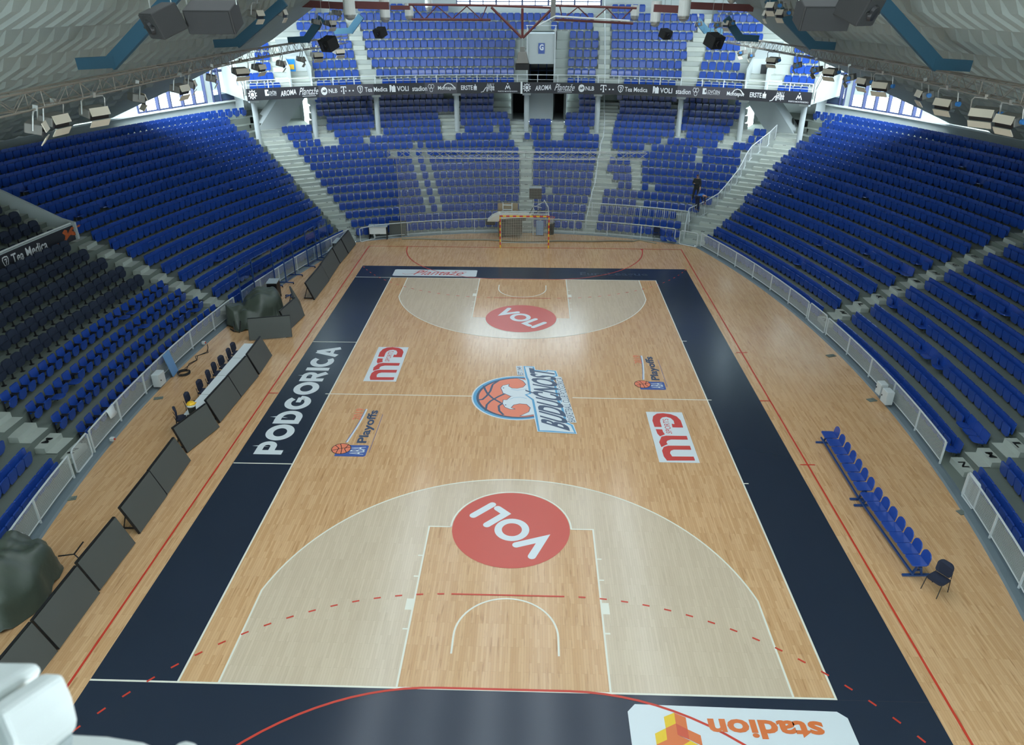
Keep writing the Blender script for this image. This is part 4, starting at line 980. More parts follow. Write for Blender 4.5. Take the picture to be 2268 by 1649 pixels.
for par, D in ((bl, dict(em=(549, 569), lov=(587, 612), ar=(621, 656), pl=(662, 705), nl=(711, 725, 728, 747), t=(755, 767, (774, 782)), sh=(791, 804), tea=(808, 858), sq=(863, 876), vo=(879, 905), st=(913, 946), tr=(948, 962), mo=(970, 1009), er=(1021, 1047, 1049, 1056), ha=(1065, 1095), po=(1119, 1130, 1103, 1146))),
               (br_, dict(em=(1158, 1176), lov=(1556, 1594), ar=(1185, 1221), pl=(1228, 1273), nl=(1281, 1295, 1297, 1316), t=(1330, 1343, (1350, 1358)), sh=(1368, 1381), tea=(1384, 1434), sq=(1446, 1459), vo=(1462, 1489), st=(1497, 1530), tr=(1534, 1548), mo=(1610, 1648), er=(1661, 1687, 1689, 1697), ha=(1706, 1737), po=(1764, 1776, 1748, 1792)))):
    emblem(par, *D['em']); btext(par, 'LOVĆEN', D['lov'][0]+8, D['lov'][1], .42, .82, .01); bshape(par, 'sponsor_logo', [[(0, 0), (1, 0), (1, .3), (.6, .3), (.6, .75), (1, .75), (1, 1), (0, 1)]], D['lov'][0], D['lov'][0]+8, .34, .86)
    btext(par, 'osiguranje', D['lov'][0]+9, D['lov'][1], .32, .40, .0)
    btext(par, 'AROMA', *D['ar'], .28, .74, .04, .15, .09); btext(par, 'Plantaže', *D['pl'], .26, .88, .0, .5); bshape(par, 'sponsor_logo', [[(0, 0), (1, 0), (1, 1), (0, 1)]], D['pl'][0]+7, D['pl'][1]-6, .13, .17)
    nlb(par, *D['nl']); tee(par, *D['t']); shield(par, *D['sh']); btext(par, 'Tea Medica', *D['tea'], .30, .72, .025); square(par, *D['sq']); btext(par, 'VOLI', *D['vo'], .28, .74, .045)
    btext(par, 'stadion', *D['st'], .26, .72, .035); tref(par, *D['tr']); btext(par, 'Monteput', *D['mo'], .24, .68, .03); x0, x1 = D['mo']
    bshape(par, 'sponsor_logo', stroke([(.3, .55), (.42, .82), (.58, .92), (.76, .85), (1, .45)], .06), x0, x1, 0, 1)
    erste(par, *D['er']); x0, x1 = D['ha']; btext(par, 'HALL', x0+13, x1, .56, .90, .01, .3); btext(par, 'grupa', x0+12, x1, .14, .48, .03); bshape(par, 'sponsor_logo', stroke([(0, .08), (.18, .15), (.36, .5), (.55, .56), (1, .52)], .06), x0, x1, 0, 1)
    p0, p1, p2, p3 = D['po']; person(par, p0, p1); btext(par, 'PORTO MONTENEGRO', p2, p3, .10, .22, .01)
b = MB(); q = BP(1155, 8.4, .03); b.box((q.x, q.y, 8.40), (.14, .06, .84)); tag(b.build('banner_divider', M['whitep']), 'white strip between the two balcony banners', 'divider')
# balcony railing
TP = [FP(33.15, BA0+.002+(BA1-BA0-.004)*k/27, 9.28) for k in range(28)]
railing('balcony_railing', TP, 'light grey tubular railing along the whole balcony front', h=.98, bars=False, mid=2)
# columns
for px, lab in ((568, 'far left'), (696, 'second from the left'), (836, 'third from the left'), (1012, 'fourth from the left'), (1166, 'middle'), (1323, 'fourth from the right'), (1505, 'third from the right'), (1642, 'second from the right'), (1775, 'far right')):
    t = ang_at(px, 34.15, 6.5); p = FP(34.15, t, 0); zb = 12*H
    e = empty('balcony_column', (p.x, p.y, zb), -t, 'round pale column under the balcony, '+lab+' of the nine', 'column', 'columns under the balcony')
    MB().lathe((0, 0, -.4), [(.19, 0), (.19, 8.0-zb+.4-.24)], 14).build('shaft', M['wall'], e, smooth=False)
    MB().box((0, 0, 8.0-zb-.12), (.62, .5, .22)).build('capital', M['whitep'], e)
# lower vomitory: recessed wall with two dark passages
a0, a1 = ang_at(1132, FR(14), 6), ang_at(1252, FR(14), 6); m0, m1 = ang_at(1136, 36, 6.5), ang_at(1163, 36, 6.5); c0, c1 = ang_at(1173, 36, 6.5), ang_at(1223, 36, 6.5); d0, d1 = ang_at(1225, 36, 6.5), ang_at(1248, 36, 6.5)
b = MB(); zf = 13*H+.01; rw = 36.2
ringq(b, FR(13)+.08, zf+H, 40.5, zf+H, a0, a1, 6); ringq(b, rw, zf+H, rw, 8.0, a0, m0, 2); ringq(b, rw-.3, zf+H, rw-.3, 8.0, m1, d0, 4); ringq(b, rw, zf+H, rw, 8.0, d1, a1, 2)
for a in (m0, m1, d0, d1): b.quad(FP(rw-.3, a, zf+H), FP(40, a, zf+H), FP(40, a, 8), FP(rw-.3, a, 8))
for a in (a0, a1): b.quad(FP(FR(13)+.1, a, zf), FP(rw, a, zf), FP(rw, a, 8), FP(FR(13)+.1, a, zf+H))
tag(b.build('wall_passage', M['wall']), 'grey wall between two dark passages under the balcony', kind='structure')
b = MB(); ringq(b, 39.9, zf+H, 39.9, 8, m0-.01, m1+.01, 2); ringq(b, 39.9, zf+H, 39.9, 8, d0-.01, d1+.01, 2)  # passage ends get a dark colour that holds the shade inside
tag(b.build('wall_passage_end', M['dark']), 'end walls of the two passages under the balcony, coloured dark for their shade', kind='structure')
# landings and walls at the balcony ends
for s in (1, -1):
    z = 14*H-.02; lo = 1650 if s > 0 else 690
    t_in = ang_at(lo, 36, z); xx, yy = corner(s, lambda y: SR(14, y), FR(14)); t_out = math.atan2(xx-FC[0], yy-FC[1])+s*.05
    sd = 'right' if s > 0 else 'left'
    b = MB(); ringq(b, FR(13)+.07, z, 41, z, min(t_in, t_out+s*.25), max(t_in, t_out+s*.25), 10)
    tag(b.build('landing', M['conc']), 'grey landing under the '+sd+' end of the balcony', kind='structure')
    b = MB(); ti2 = t_in-s*.15; ringq(b, 40.2, z, 40.2, 6.2, min(ti2, BA0 if s < 0 else ti2), max(ti2, BA1 if s > 0 else ti2), 8)
    for f0, f1 in ((-.6, 1),):
        e0, e1 = (t_in+(( BA1 if s > 0 else BA0)-t_in)*f for f in (f0, f1)); ringq(b, 40.2, 6.2, 40.2, 8.0, min(e0, e1), max(e0, e1), 4)
    be = BA1 if s > 0 else BA0
    b.quad(FP(36.9, be*.97, z), FP(40.2, be*.97, z), FP(40.2, be*.97, 8), FP(36.9, be*.97, 8))
    b.quad(FP(38.6, t_in, z), FP(40.3, t_in, z), FP(40.3, t_in, 8), FP(38.6, t_in, 8))
    tag(b.build('wall_'+sd+'_landing', M['wall']), 'white wall behind the '+sd+' landing under the balcony', kind='structure')
    # sloping underside of the stair to the upper stand
    t1_ = ang_at(1700 if s > 0 else 628, 36, 5.9); t2_ = ang_at(1650 if s > 0 else 678, 36, 8.0)
    b = MB()
    A = [FP(35.6, t1_, z), FP(37.6, t1_, z), FP(37.6, t2_, 8), FP(35.6, t2_, 8)]; B = [FP(35.6, t1_+s*.055, z), FP(37.6, t1_+s*.055, z), FP(37.6, t2_+s*.055, 8), FP(35.6, t2_+s*.055, 8)]
    b.add(A+B, [(0, 1, 2, 3), (7, 6, 5, 4), (0, 3, 7, 4), (1, 5, 6, 2), (0, 4, 5, 1), (3, 2, 6, 7)])
    tag(b.build('stair_flight', M['wall']), 'white sloping underside of a stair under the '+sd+' end of the balcony', kind='structure')
# ---------------------------------------------------------------- side window walls
def y_at(s, px, z, R=74.6):
    lo, hi = 5.0, 40.0
    for _ in range(40):
        y = (lo+hi)/2; q = pj(SX(s, R, y), y, z)[0]
        if (q < px) == (s < 0): lo = y
        else: hi = y
    return lo
wn = 0
def cylq(b, s, R, y0, y1, z0, z1, n=6, m=0):
    for k in range(n):
        a, c = y0+(y1-y0)*k/n, y0+(y1-y0)*(k+1)/n
        b.quad((SX(s, R, a), a, z0), (SX(s, R, c), c, z0), (SX(s, R, c), c, z1), (SX(s, R, a), a, z1), m)
for s in (-1, 1):
    sd = 'left' if s < 0 else 'right'
    if s < 0: wins = [(300, 452, (316, 346, 373, 401, 427), 7.5), (468, 516, (485,), 7.5)]; sign = ('7', 461)
    else: wins = [(1888, 2046, (1917, 1943, 1972, 2000, 2029), 7.4), (1836, 1874, (1865,), 7.4)]; sign = ('4', 1881)
    W = sorted([tuple(sorted((y_at(s, a, 8.3), y_at(s, c, 8.3))))+(n_, z_) for a, c, n_, z_ in wins])
    b = MB(); cylq(b, s, 74.6, -21, 38, 6.4, 7.45, 30); cylq(b, s, 74.6, 21.5, 38, 10.6, 17.2, 10)
    b2 = MB()
    for k in range(20): # sill ledge
        a, c = -21+59*k/20, -21+59*(k+1)/20; b2.quad((SX(s, 74.35, a), a, 7.45), (SX(s, 74.35, c), c, 7.45), (SX(s, 74.7, c), c, 7.47), (SX(s, 74.7, a), a, 7.47)); b2.quad((SX(s, 74.35, a), a, 7.36), (SX(s, 74.35, c), c, 7.36), (SX(s, 74.35, c), c, 7.45), (SX(s, 74.35, a), a, 7.45))
    y = -21
    for (a, c, n_, z_) in W: cylq(b, s, 74.6, y, a, 7.45, 10.6, max(2, int((a-y)/2))); y = c
    cylq(b, s, 74.6, y, 38, 7.45, 10.6, 4)
    tag(b.build('wall_'+sd, M['wall']), 'white wall with windows behind the top row of the '+sd+' stand', kind='structure'); tag(b2.build('trim_sill_'+sd, M['whitep']), 'white sill ledge along the '+sd+' window wall', kind='structure')
    for (a, c, n_, z_) in W:
        wn += 1; e = empty('window_%d' % wn, (0, 0, 0), 0, ('wide' if len(n_) > 3 else 'narrow')+' slate-framed window in the '+sd+' wall', kind='structure')
        f = MB()
        for yy in [a, c]+[y_at(s, q, 8.3) for q in n_]: f.box((SX(s, 74.6, yy), yy, 9.02), (.22, .16 if yy not in (a, c) else .05, 3.16))
        for z in (7.5, 9.55, 10.58): f.tube([(SX(s, 74.6, a+(c-a)*k/6), a+(c-a)*k/6, z) for k in range(7)], .06 if z < 9 else .09, 4)
        f.build('window_frame', M['frame'], e)
        g = MB(); cylq(g, s, 74.64, a, c, 7.5, 10.58, 6); g.build('pane', M['pane'], e)
        if len(n_) < 3: g = MB(); cylq(g, s, 74.58, a, c, 7.5, 7.95, 2); g.build('lower_panel', M['lnavy'], e)
    ys_ = y_at(s, sign[1], 9.3); ya = ys_-.28; yb = ys_+.28
    P = [(SX(s, 74.5, q), q, z) for q, z in ((ya, 9.0), (yb, 9.0), (yb, 9.75), (ya, 9.75))]
    if s > 0: P = [P[1], P[0], P[3], P[2]]
    b = MB(); b.quad(*P); so = tag(b.build('section_sign', M['ablue']), 'blue sign with the number '+sign[0]+' between the windows on the '+sd, 'sign')
    P = [(SX(s, 74.46, q), q, z) for q, z in ((ya+.12, 9.25), (yb-.12, 9.25), (yb-.12, 9.68), (ya+.12, 9.68))]
    if s > 0: P = [P[1], P[0], P[3], P[2]]
    text_on('sign_number', sign[0], quadmap(*P), 'decalw', so, .04)
# end wall behind the upper stand
b = MB(); rw = 41.4; zw0, zw1 = 13.78, 17.0
OP = [(1012, 1331), (622, 652), (1700, 1752)]
opn = sorted([(ang_at(a, rw, 13.9), ang_at(c, rw, 13.9)) for a, c in OP])
A0, A1 = BA0-.16, BA1+.16
ringq(b, rw, 8, rw, zw0, A0, A1, 40); t = A0
for a, c in opn: ringq(b, rw, zw0, rw, zw1, t, a, 6); t = c
ringq(b, rw, zw0, rw, zw1, t, A1, 6)
tag(b.build('wall_far', M['wall']), 'light grey end wall with windows above the upper stand', kind='structure')
for a, c in opn:
    wn += 1; e = empty('window_%d' % wn, (0, 0, 0), 0, 'strip window at the top of the far wall, '+('left' if c < -.2 else 'right' if a > .2 else 'middle'), kind='structure')
    nn = max(2, round((c-a)*rw/1.05)); f = MB()
    for k in range(nn+1): p = FP(rw, a+(c-a)*k/nn); f.box((p.x, p.y, 15.4), (.14 if k % 2 else .08, .1, 3.2))
    for z in (13.84, 14.12, 15.4, 16.9): f.tube([FP(rw, a+(c-a)*k/12, z) for k in range(13)], .04, 4)
    f.build('window_frame', M['frame'], e); g = MB(); ringq(g, rw+.05, zw0, rw+.05, zw1, a, c, 8); g.build('pane', M['pane'], e)
# balcony end walls carry a white cloth banner and a sloping rail
for s, a in ((-1, BA0), (1, BA1)):
    sd = 'left' if s < 0 else 'right'
    top = [FP(33.5+r_, a, 9.25+r_*.66) for r_ in (0, 2, 4, 6, 7.5)]
    railing('end_railing', top, 'sloping pale railing at the '+sd+' end of the upper stand', h=.9, bars=False, mid=2)
    q = [FP(33.7, a+s*.002, 8.0), FP(38.2, a+s*.002, 10.9), FP(38.2, a+s*.002, 11.75), FP(33.7, a+s*.002, 8.85)]
    if s > 0: pass
    b = MB(); b.quad(*q); bo = b.build('cloth_banner', M['table']); so = bo.modifiers.new('solid', 'SOLIDIFY'); so.thickness = .01
    tag(bo, 'white cloth banner hung on the '+sd+' end wall of the upper stand', 'banner')
    if s < 0:
        off = Vector((-.01, -.01, 0)); qq = [FP(38.0, a-.0045, 10.95), FP(34.0, a-.0045, 8.37), FP(34.0, a-.0045, 8.85), FP(38.0, a-.0045, 11.43)]
        text_on('banner_lettering', 'TSUJ'[::-1], quadmap(*qq), 'banner2', bo, 0)
# rail beside the aisle right of the middle of the upper stand
railing('stair_railing', [FP(UR(i), ang_at(1340, UR(i), UZ(i)+.9), UZ(i)+1.0) for i in range(9)], 'white stair rail beside the aisle right of the middle, upper stand', h=.9, bars=False, every=2)
# doorway blocks of the upper stand
for s, x0, x1, lab in ((-1, 646, 692, 'left'), (1, 1650, 1694, 'right')):
    r0, r1 = UR(0)-.15, UR(3); a, c = ang_at(x0, r0, 9), ang_at(x1, r0, 9); z1 = 10.55; b = MB()
    f = lambda t, r, z: FP(r, t, z)
    for t in (a, c): b.poly([f(t, r0, 8.3), f(t, r1, 8.3), f(t, r1+1.5, z1+1.2), f(t, r0, z1-.6)] if s < 0 else [f(t, r0, z1-.6), f(t, r1+1.5, z1+1.2), f(t, r1, 8.3), f(t, r0, 8.3)])
    b.quad(f(a, r0+1.3, 8.3), f(c, r0+1.3, 8.3), f(c, r0+1.3, z1), f(a, r0+1.3, z1)); b.quad(f(a, r0+1.3, z1), f(c, r0+1.3, z1), f(c, r1+1.5, z1+1.2), f(a, r1+1.5, z1+1.2))
    b.build('wall_doorway_'+lab, M['wall']); o = bpy.data.objects['wall_doorway_'+lab]; so = o.modifiers.new('solid', 'SOLIDIFY'); so.thickness = .1
    tag(o, 'white walls of the '+lab+' stair doorway in the upper stand', kind='structure')
    if s < 0:
        w_ = c-a; b = MB(); z0 = 8.35
        b.quad(f(a+.03*w_, r0+1.2, z0), f(a+.42*w_, r0+1.2, z0), f(a+.42*w_, r0+1.2, 10.4), f(a+.03*w_, r0+1.2, 10.4)); po = tag(b.build('poster', mat('bright_blue_poster', srgb(30, 130, 205), .5)), 'tall bright blue poster in the left doorway of the upper stand', 'poster')
        b = MB(); b.quad(f(a+.10*w_, r0+1.17, 9.72), f(a+.36*w_, r0+1.17, 9.72), f(a+.36*w_, r0+1.17, 10.05), f(a+.10*w_, r0+1.17, 10.05)); b.quad(f(a+.18*w_, r0+1.17, 9.15), f(a+.30*w_, r0+1.17, 9.15), f(a+.30*w_, r0+1.17, 9.55), f(a+.18*w_, r0+1.17, 9.55)); b.build('poster_print', M['gyel'], po)
    else:
        w_ = c-a; b = MB(); b.quad(f(a+.5*w_, r0+1.2, 8.3), f(a+.8*w_, r0+1.2, 8.3), f(a+.8*w_, r0+1.2, 10.2), f(a+.5*w_, r0+1.2, 10.2)); tag(b.build('door_gap_shade', M['dark']), 'narrow dark sheet for the shaded gap in the right doorway of the upper stand', kind='structure')  # right: shade of the door gap painted as a dark sheet
# ---------------------------------------------------------------- roof shells
PT = [0, .125, .25, .415, .56, .61, .74, .876, 1.0]; PZ = [16.9, 15.3, 13.75, 11.85, 10.75, 10.42, 9.4, 8.42, 7.5]
def sz(t): return float(np.interp(t, PT, PZ))
def shell_pt(s, t, y): xw = abs(SX(s, 74.45, min(y, 22))); return Vector((s*(8+(xw-8)*t), y, sz(t)))
for s in (-1, 1):
    b = MB(); NT = 14; a_ = .45
    yc_ = lambda v, t: v*(a_+(1-a_)*t)
    dv = 1.3
    def SP(t, y, d=0.0):
        p = shell_pt(s, t, y)
        if d:
            q = shell_pt(s, min(1, t+.02), y)-p; n_ = Vector((-q.z*s, 0, abs(q.x)*1.0)); n_ = Vector((s*abs(q.z), 0, abs(q.x))).normalized(); p = p-n_*d
        return p
    for i in range(NT):
        ta_, tb_ = i/NT, (i+1)/NT; off = (i % 2)*.5; k0 = -60; 
        for k in range(-52, 52):
            v0, v1 = (k+off)*dv, (k+1+off)*dv
            Y = [yc_(v0, ta_), yc_(v1, ta_), yc_(v1, tb_), yc_(v0, tb_)]
            if max(Y) < -23 or min(Y) > 18.9: continue
            full = min(Y) >= -23 and max(Y) <= 18.9
            Y = [min(18.9, max(-23, q)) for q in Y]
            P = [SP(ta_, Y[0]), SP(ta_, Y[1]), SP(tb_, Y[2]), SP(tb_, Y[3])]
            if not full: b.quad(*P); continue
            f1, f2 = .12, .88
            def bi(u, v, d): t = ta_+(tb_-ta_)*v; return SP(t, (Y[0]*(1-u)+Y[1]*u)*(1-v)+(Y[3]*(1-u)+Y[2]*u)*v, d)
            Q = [bi(.26, .25, .2), bi(.74, .25, .2), bi(.74, .75, .2), bi(.26, .75, .2)]; E_ = [bi(.03, .01, 0), bi(.97, .01, 0), bi(.97, .99, 0), bi(.03, .99, 0)]
            o = len(b.v); b.v += [tuple(q) for q in P+E_+Q]
            for j in range(4): b.f += [(o+j, o+(j+1) % 4, o+4+(j+1) % 4, o+4+j), (o+4+j, o+4+(j+1) % 4, o+8+(j+1) % 4, o+8+j)]
            b.f.append((o+8, o+9, o+10, o+11)); b.m += [0]*9
    for i in range(20): # plain band along the arch edge, its lip and the upper skin
        ta_, tb_ = i/20, (i+1)/20
        b.quad(SP(ta_, 18.9), SP(ta_, 22), SP(tb_, 22), SP(tb_, 18.9))
        up_ = Vector((0, 0, .45)); b.quad(SP(ta_, 22), SP(tb_, 22), SP(tb_, 22)+up_, SP(ta_, 22)+up_)
        for y0_, y1_ in ((-23, 0), (0, 22)): b.quad(SP(ta_, y0_)+up_, SP(tb_, y0_)+up_, SP(tb_, y1_)+up_, SP(ta_, y1_)+up_)
    tag(b.build('ceiling' if s < 0 else 'ceiling_right', M['shell']), 'curved coffered concrete roof shell over the '+('left' if s < 0 else 'right')+' stand', kind='structure')
b = MB(); b.box((0, 32.5, 17.2), (64, 21, .3)); b.box((0, 22.2, 17.2), (16, .5, .6))
tag(b.build('ceiling_far', M['wall']), 'flat roof over the far upper stand', kind='structure')
b = MB(); b.quad((-30, -25.3, 0), (30, -25.3, 0), (30, -25.3, 12.5), (-30, -25.3, 12.5)); b.quad((-30, -25.3, 12.5), (30, -25.3, 12.5), (30, -34, 12.5), (-30, -34, 12.5)); b.quad((-30, -34, 12.3), (30, -34, 12.3), (30, -34, 17.5), (-30, -34, 17.5)); b.quad((-30, -34, 17.5), (30, -34, 17.5), (30, -22.9, 17.0), (-30, -22.9, 17.0))
tag(b.build('wall_near', M['wall']), 'plain wall and gallery at the near end', kind='structure')
# unseen roof slab added, slots shaped to limit the daylight; skylight frame below
b = MB()
for x0_, x1_ in ((-9, -7.225), (-6.775, -4.425), (-3.975, -1.625), (-1.175, 1.175), (1.625, 3.975), (4.425, 6.775), (7.225, 9)): b.box(((x0_+x1_)/2, -.5, 17.25), (x1_-x0_, 46, .2))
for y_ in (-21.5, 20.9): b.box((0, y_, 17.25), (18, 2.2, .2))
tag(b.build('ceiling_middle', M['shell']), 'unseen roof slab over the middle of the court, slots added to set the daylight', kind='structure'); b = MB()
for y in range(-22, 23, 4): b.bar((-8, y, 16.9), (8, y, 16.9), .14)
for x in (-8, -4, 0, 4, 8): b.bar((x, -23, 16.9), (x, 22, 16.9), .14)
tag(b.build('trim_skylight', M['redsteel']), 'steel frame of the roof light over the court', kind='structure')
# ---------------------------------------------------------------- teal roof beams
def teal(foot, top, side, lab):
    foot, top = Vector(foot), Vector(top); e = empty('roof_beam', tuple(foot), 0, lab, 'beam', 'teal steel beams under the roof shell')
    d = top-foot; MB().bar((0, 0, .05), d, .20, .40).build('rafter', M['beam'], e)
    MB().bar((-side*.2, 0, .12), (side*1.0, 0, .06), .22, .34).build('foot', M['beam'], e); return e
teal(GY(245, 146, -1.5), GY(378, -2, -1.5)+(GY(378, -2, -1.5)-GY(245, 146, -1.5))*.45, -1, 'teal steel beam ending above the left lighting truss, nearest the camera')
teal(GY(524, 100, 10.5), GY(612, 20, 10.5)+(GY(612, 20, 10.5)-GY(524, 100, 10.5))*.2, -1, 'teal steel beam ending above the left lighting truss, second from the camera')
teal(GY(678, 92, 19), GY(712, 40, 19), -1, 'short teal steel beam on the left, third from the camera'); teal(GY(775, 72, 26), GY(800, 35, 26), -1, 'teal steel beam at the far end of the left lighting truss')
teal(GY(2078, 150, .5), GY(1945, -2, .5)+(GY(1945, -2, .5)-GY(2078, 150, .5))*.45, 1, 'teal steel beam ending above the right lighting truss, nearest the camera')
teal(GY(1800, 105, 12), GY(1718, 15, 12)+(GY(1718, 15, 12)-GY(1800, 105, 12))*.2, 1, 'teal steel beam ending above the right lighting truss, second from the camera')
teal(GY(1640, 88, 20), GY(1608, 40, 20), 1, 'short teal steel beam on the right, third from the camera'); teal(GY(1565, 72, 27), GY(1545, 45, 27), 1, 'teal steel beam at the far end of the right lighting truss')
# ---------------------------------------------------------------- trusses
def truss(name, pts, w, lab, m='dalu', step=.62, rc=.026, rb=.011, cat='truss', up=(0, 0, 1)):
    e = empty(name, (0, 0, 0), 0, lab, cat); P = [Vector(p) for p in pts]; ch, br = MB(), MB(); U = Vector(up)
    def off(k, i, j):
        d = (P[min(k+1, len(P)-1)]-P[max(k-1, 0)]).normalized(); x = d.cross(U).normalized(); return P[k]+x*(i*w/2)+U*(j*w/2)
    for i, j in ((-1, -1), (1, -1), (1, 1), (-1, 1)): ch.tube([off(k, i, j) for k in range(len(P))], rc, 5)
    c4 = [(-1, -1), (1, -1), (1, 1), (-1, 1)]
    for k in range(len(P)-1):
        n = max(1, round((P[k+1]-P[k]).length/step)); 
        for q in range(n):
            for f in range(4):
                (i0, j0), (i1, j1) = c4[f], c4[(f+1) % 4]
                a0, a1 = off(k, i0, j0).lerp(off(k+1, i0, j0), q/n), off(k, i0, j0).lerp(off(k+1, i0, j0), (q+1)/n)
                b0, b1 = off(k, i1, j1).lerp(off(k+1, i1, j1), q/n), off(k, i1, j1).lerp(off(k+1, i1, j1), (q+1)/n)
                br.tube([a0, b1] if q % 2 else [b0, a1], rb, 4, caps=False)
                if q % 4 == 0: br.tube([a0, b0], rb*1.3, 4, caps=False)
    ch.build('chords', M[m], e); br.build('bracing', M[m], e); return e
TL = [(-12.2, -22, 11.8), (-12.3, -8, 11.8), (-12.7, 0, 11.8), (-13.1, 9, 11.8), (-12.9, 18, 11.8), (-12.4, 28.5, 11.8)]
TR = [(13.5, -20, 11.8), (13.9, -4.3, 11.8), (14.4, 5, 11.8), (14.4, 15, 11.8), (14.1, 24, 11.8), (13.8, 31.5, 11.8)]
def fine(P, n=4): return [tuple(Vector(a).lerp(Vector(c), k/n)) for a, c in zip(P, P[1:]) for k in range(n)]+[P[-1]]
truss('lighting_truss', fine(TL), .42, 'grey box truss carrying floodlights along the left side under the roof'); truss('lighting_truss', fine(TR), .42, 'grey box truss carrying floodlights along the right side under the roof')
# ---------------------------------------------------------------- floodlights
def make_flood():
    e = empty('floodlight')
    MB().box((0, 0, -.42), (.62, .34, .22)).build('housing', M['gear'], e, bevel=.02)
    MB().box((0, .20, -.36), (.58, .02, .20), M=Matrix.Rotation(.5, 3, 'X')).build('barn_door', M['beige'], e)
    MB().box((0, .20, -.66), (.58, .02, .20), M=Matrix.Rotation(-.4, 3, 'X')).build('barn_door', M['beige'], e)
    MB().box((0, .18, -.50), (.56, .03, .12)).build('lens', M['black'], e)
    b = MB(); b.tube([(-.36, 0, -.45), (-.36, 0, -.12), (-.30, 0, -.05), (.30, 0, -.05), (.36, 0, -.12), (.36, 0, -.45)], .018, 5); b.build('yoke', M['alu'], e)
    MB().box((0, 0, .0), (.08, .1, .12)).build('clamp', M['alu'], e)
    b = MB(); b.tube([(-.33, 0, -.42), (-.42, 0, -.42)], .07, 8); b.build('end_cap', M['lampblue'], e)
    return e
proto = None
def flood(loc, rz, rx, lab, sc=1.0):
    global proto
    if proto is None: proto = make_flood(); e = proto
    else: e = copy_tree(proto)
    e.location = loc; e.rotation_euler = (rx, 0, rz); e.scale = (1.15, 1.15, 1.15); tag(e, lab, 'floodlight', 'floodlights under the roof')
FLL = [(70, 262), (130, 245), (195, 232), (312, 205), (392, 188), (430, 180), (478, 160), (540, 150), (580, 150), (617, 135), (660, 118), (705, 104), (745, 92)]
FLR = [(1640, 100), (1668, 115), (1720, 130), (1772, 148), (1815, 145), (1835, 165), (1888, 170), (1925, 180), (1965, 195), (2040, 215), (2110, 240), (2195, 262), (2250, 282)]
def onpath(P, px, z):
    best = None
    Q = fine(P, 40)
    for q in Q:
        d = abs(pj(q[0], q[1], z)[0]-px) if pj(q[0], q[1], z)[2] > 1 else 1e9
        if best is None or d < best[0]: best = (d, q)
    return best[1]
for s, L_, P_ in ((-1, FLL, TL), (1, FLR, TR)):
    for k, (px, py) in enumerate(L_):
        q = onpath(P_, px, 11.3); rz = (-PI/2 if s < 0 else PI/2)+random.uniform(-.7, .7)
        flood((q[0]-s*random.choice((-.1, .2)), q[1], 11.62), rz, -.25, 'grey floodlight below the '+('left' if s < 0 else 'right')+' truss, '+nth(k+1 if s < 0 else len(L_)-k)+' from the camera')
k = 0
for px, py, y in ((462, 2, 9), (570, 26, 9), (625, 24, 11), (703, 45, 19), (733, 48, 20), (748, 25, 21), (1712, 8, 10), (1700, 26, 12), (1733, 24, 11), (1545, 50, 24), (1590, 52, 22), (1612, 48, 20)):
    q = GY(px, py, y); k += 1; sd = 'left' if px < 1100 else 'right'
    flood((q.x, q.y, q.z+.4), (-PI/2 if px < 1100 else PI/2)+random.uniform(-.5, .5), -.2, 'grey floodlight hung high near the '+sd+' roof edge, '+nth(k if k < 7 else k-6)+' of its cluster')
# ---------------------------------------------------------------- hanging loudspeakers
def speaker(loc, w_, rz, rx, lab, hang=2.0, horn=True, dims=None, ry=0):
    e = empty('loudspeaker', loc, 0, lab, 'loudspeaker', 'black hanging loudspeakers'); e.rotation_euler = (rx, ry, rz)
    w, d, h = dims or (w_, w_*.9, w_*.8)
    MB().box((0, 0, 0), (w, d, h)).build('cabinet', M['spk'], e, bevel=.02)
    MB().box((0, -d/2-.008, 0), (w*.92, .015, h*.9)).build('grille', M['grille'], e)
    if horn:
        b = MB(); b.lathe((0, 0, 0), [(w*.24, 0), (w*.20, -.05), (w*.08, -.06)], 16); o = b.build('driver', M['black'], e); o.location = (0, -d/2-.02, 0); o.rotation_euler = (-PI/2, 0, 0)
        MB().bar((-w*.36, -d/2-.04, 0), (w*.36, -d/2-.04, 0), .03).build('brace', M['spk'], e)
    return e
def chains(pts, lab):
    b = MB()
    for a, c in pts: b.tube([a, c], .012, 4)
    tag(b.build('hanging_chain', M['alu']), lab, 'chain')
SPK = [(362, 46, -11.5, .56, -.75, 'left front loudspeaker with a round driver, beside the long cabinet'), (842, 72, 20, .58, -.6, 'small loudspeaker hung below the second lamp shade on the left'), (728, 97, 19, .80, -.6, 'loudspeaker hung in front of the far end of the left truss'), (1582, 90, 17, .78, .6, 'loudspeaker hung at the far end of the right truss'), (1474, 75, 20, .56, .6, 'small loudspeaker hung below the lamp shades on the right'), (1902, 14, -11.5, .58, .75, 'right front loudspeaker with a round driver, beside the long cabinet')]
for px, py, y, w_, rz, lab in SPK:
    q = GY(px, py, y); speaker(tuple(q), w_, rz, .38, lab)
    chains([(q+Vector((dx, 0, .2)), q+Vector((dx*.8, 0, 2.4))) for dx in (-w_*.35, w_*.35)], 'pair of thin chains holding a loudspeaker '+('on the left' if px < 1100 else 'on the right')+(' near the camera' if y < 0 else ', far one' if w_ < .7 else ' by the truss end'))
for px, lab, sx in ((473, 'left', -1), (1822, 'right', 1)):
    q = GY(px, 38 if sx < 0 else 30, -11.2); speaker(tuple(q), 1, .0, .35, 'long black loudspeaker cabinet hung at the '+lab+' near the camera', dims=(.86, .5, .42), horn=False)
    chains([(q+Vector((dx, 0, .2)), q+Vector((dx, 0, 2.4))) for dx in (-.45, .45)], 'pair of thin chains holding the long loudspeaker cabinet on the '+lab)
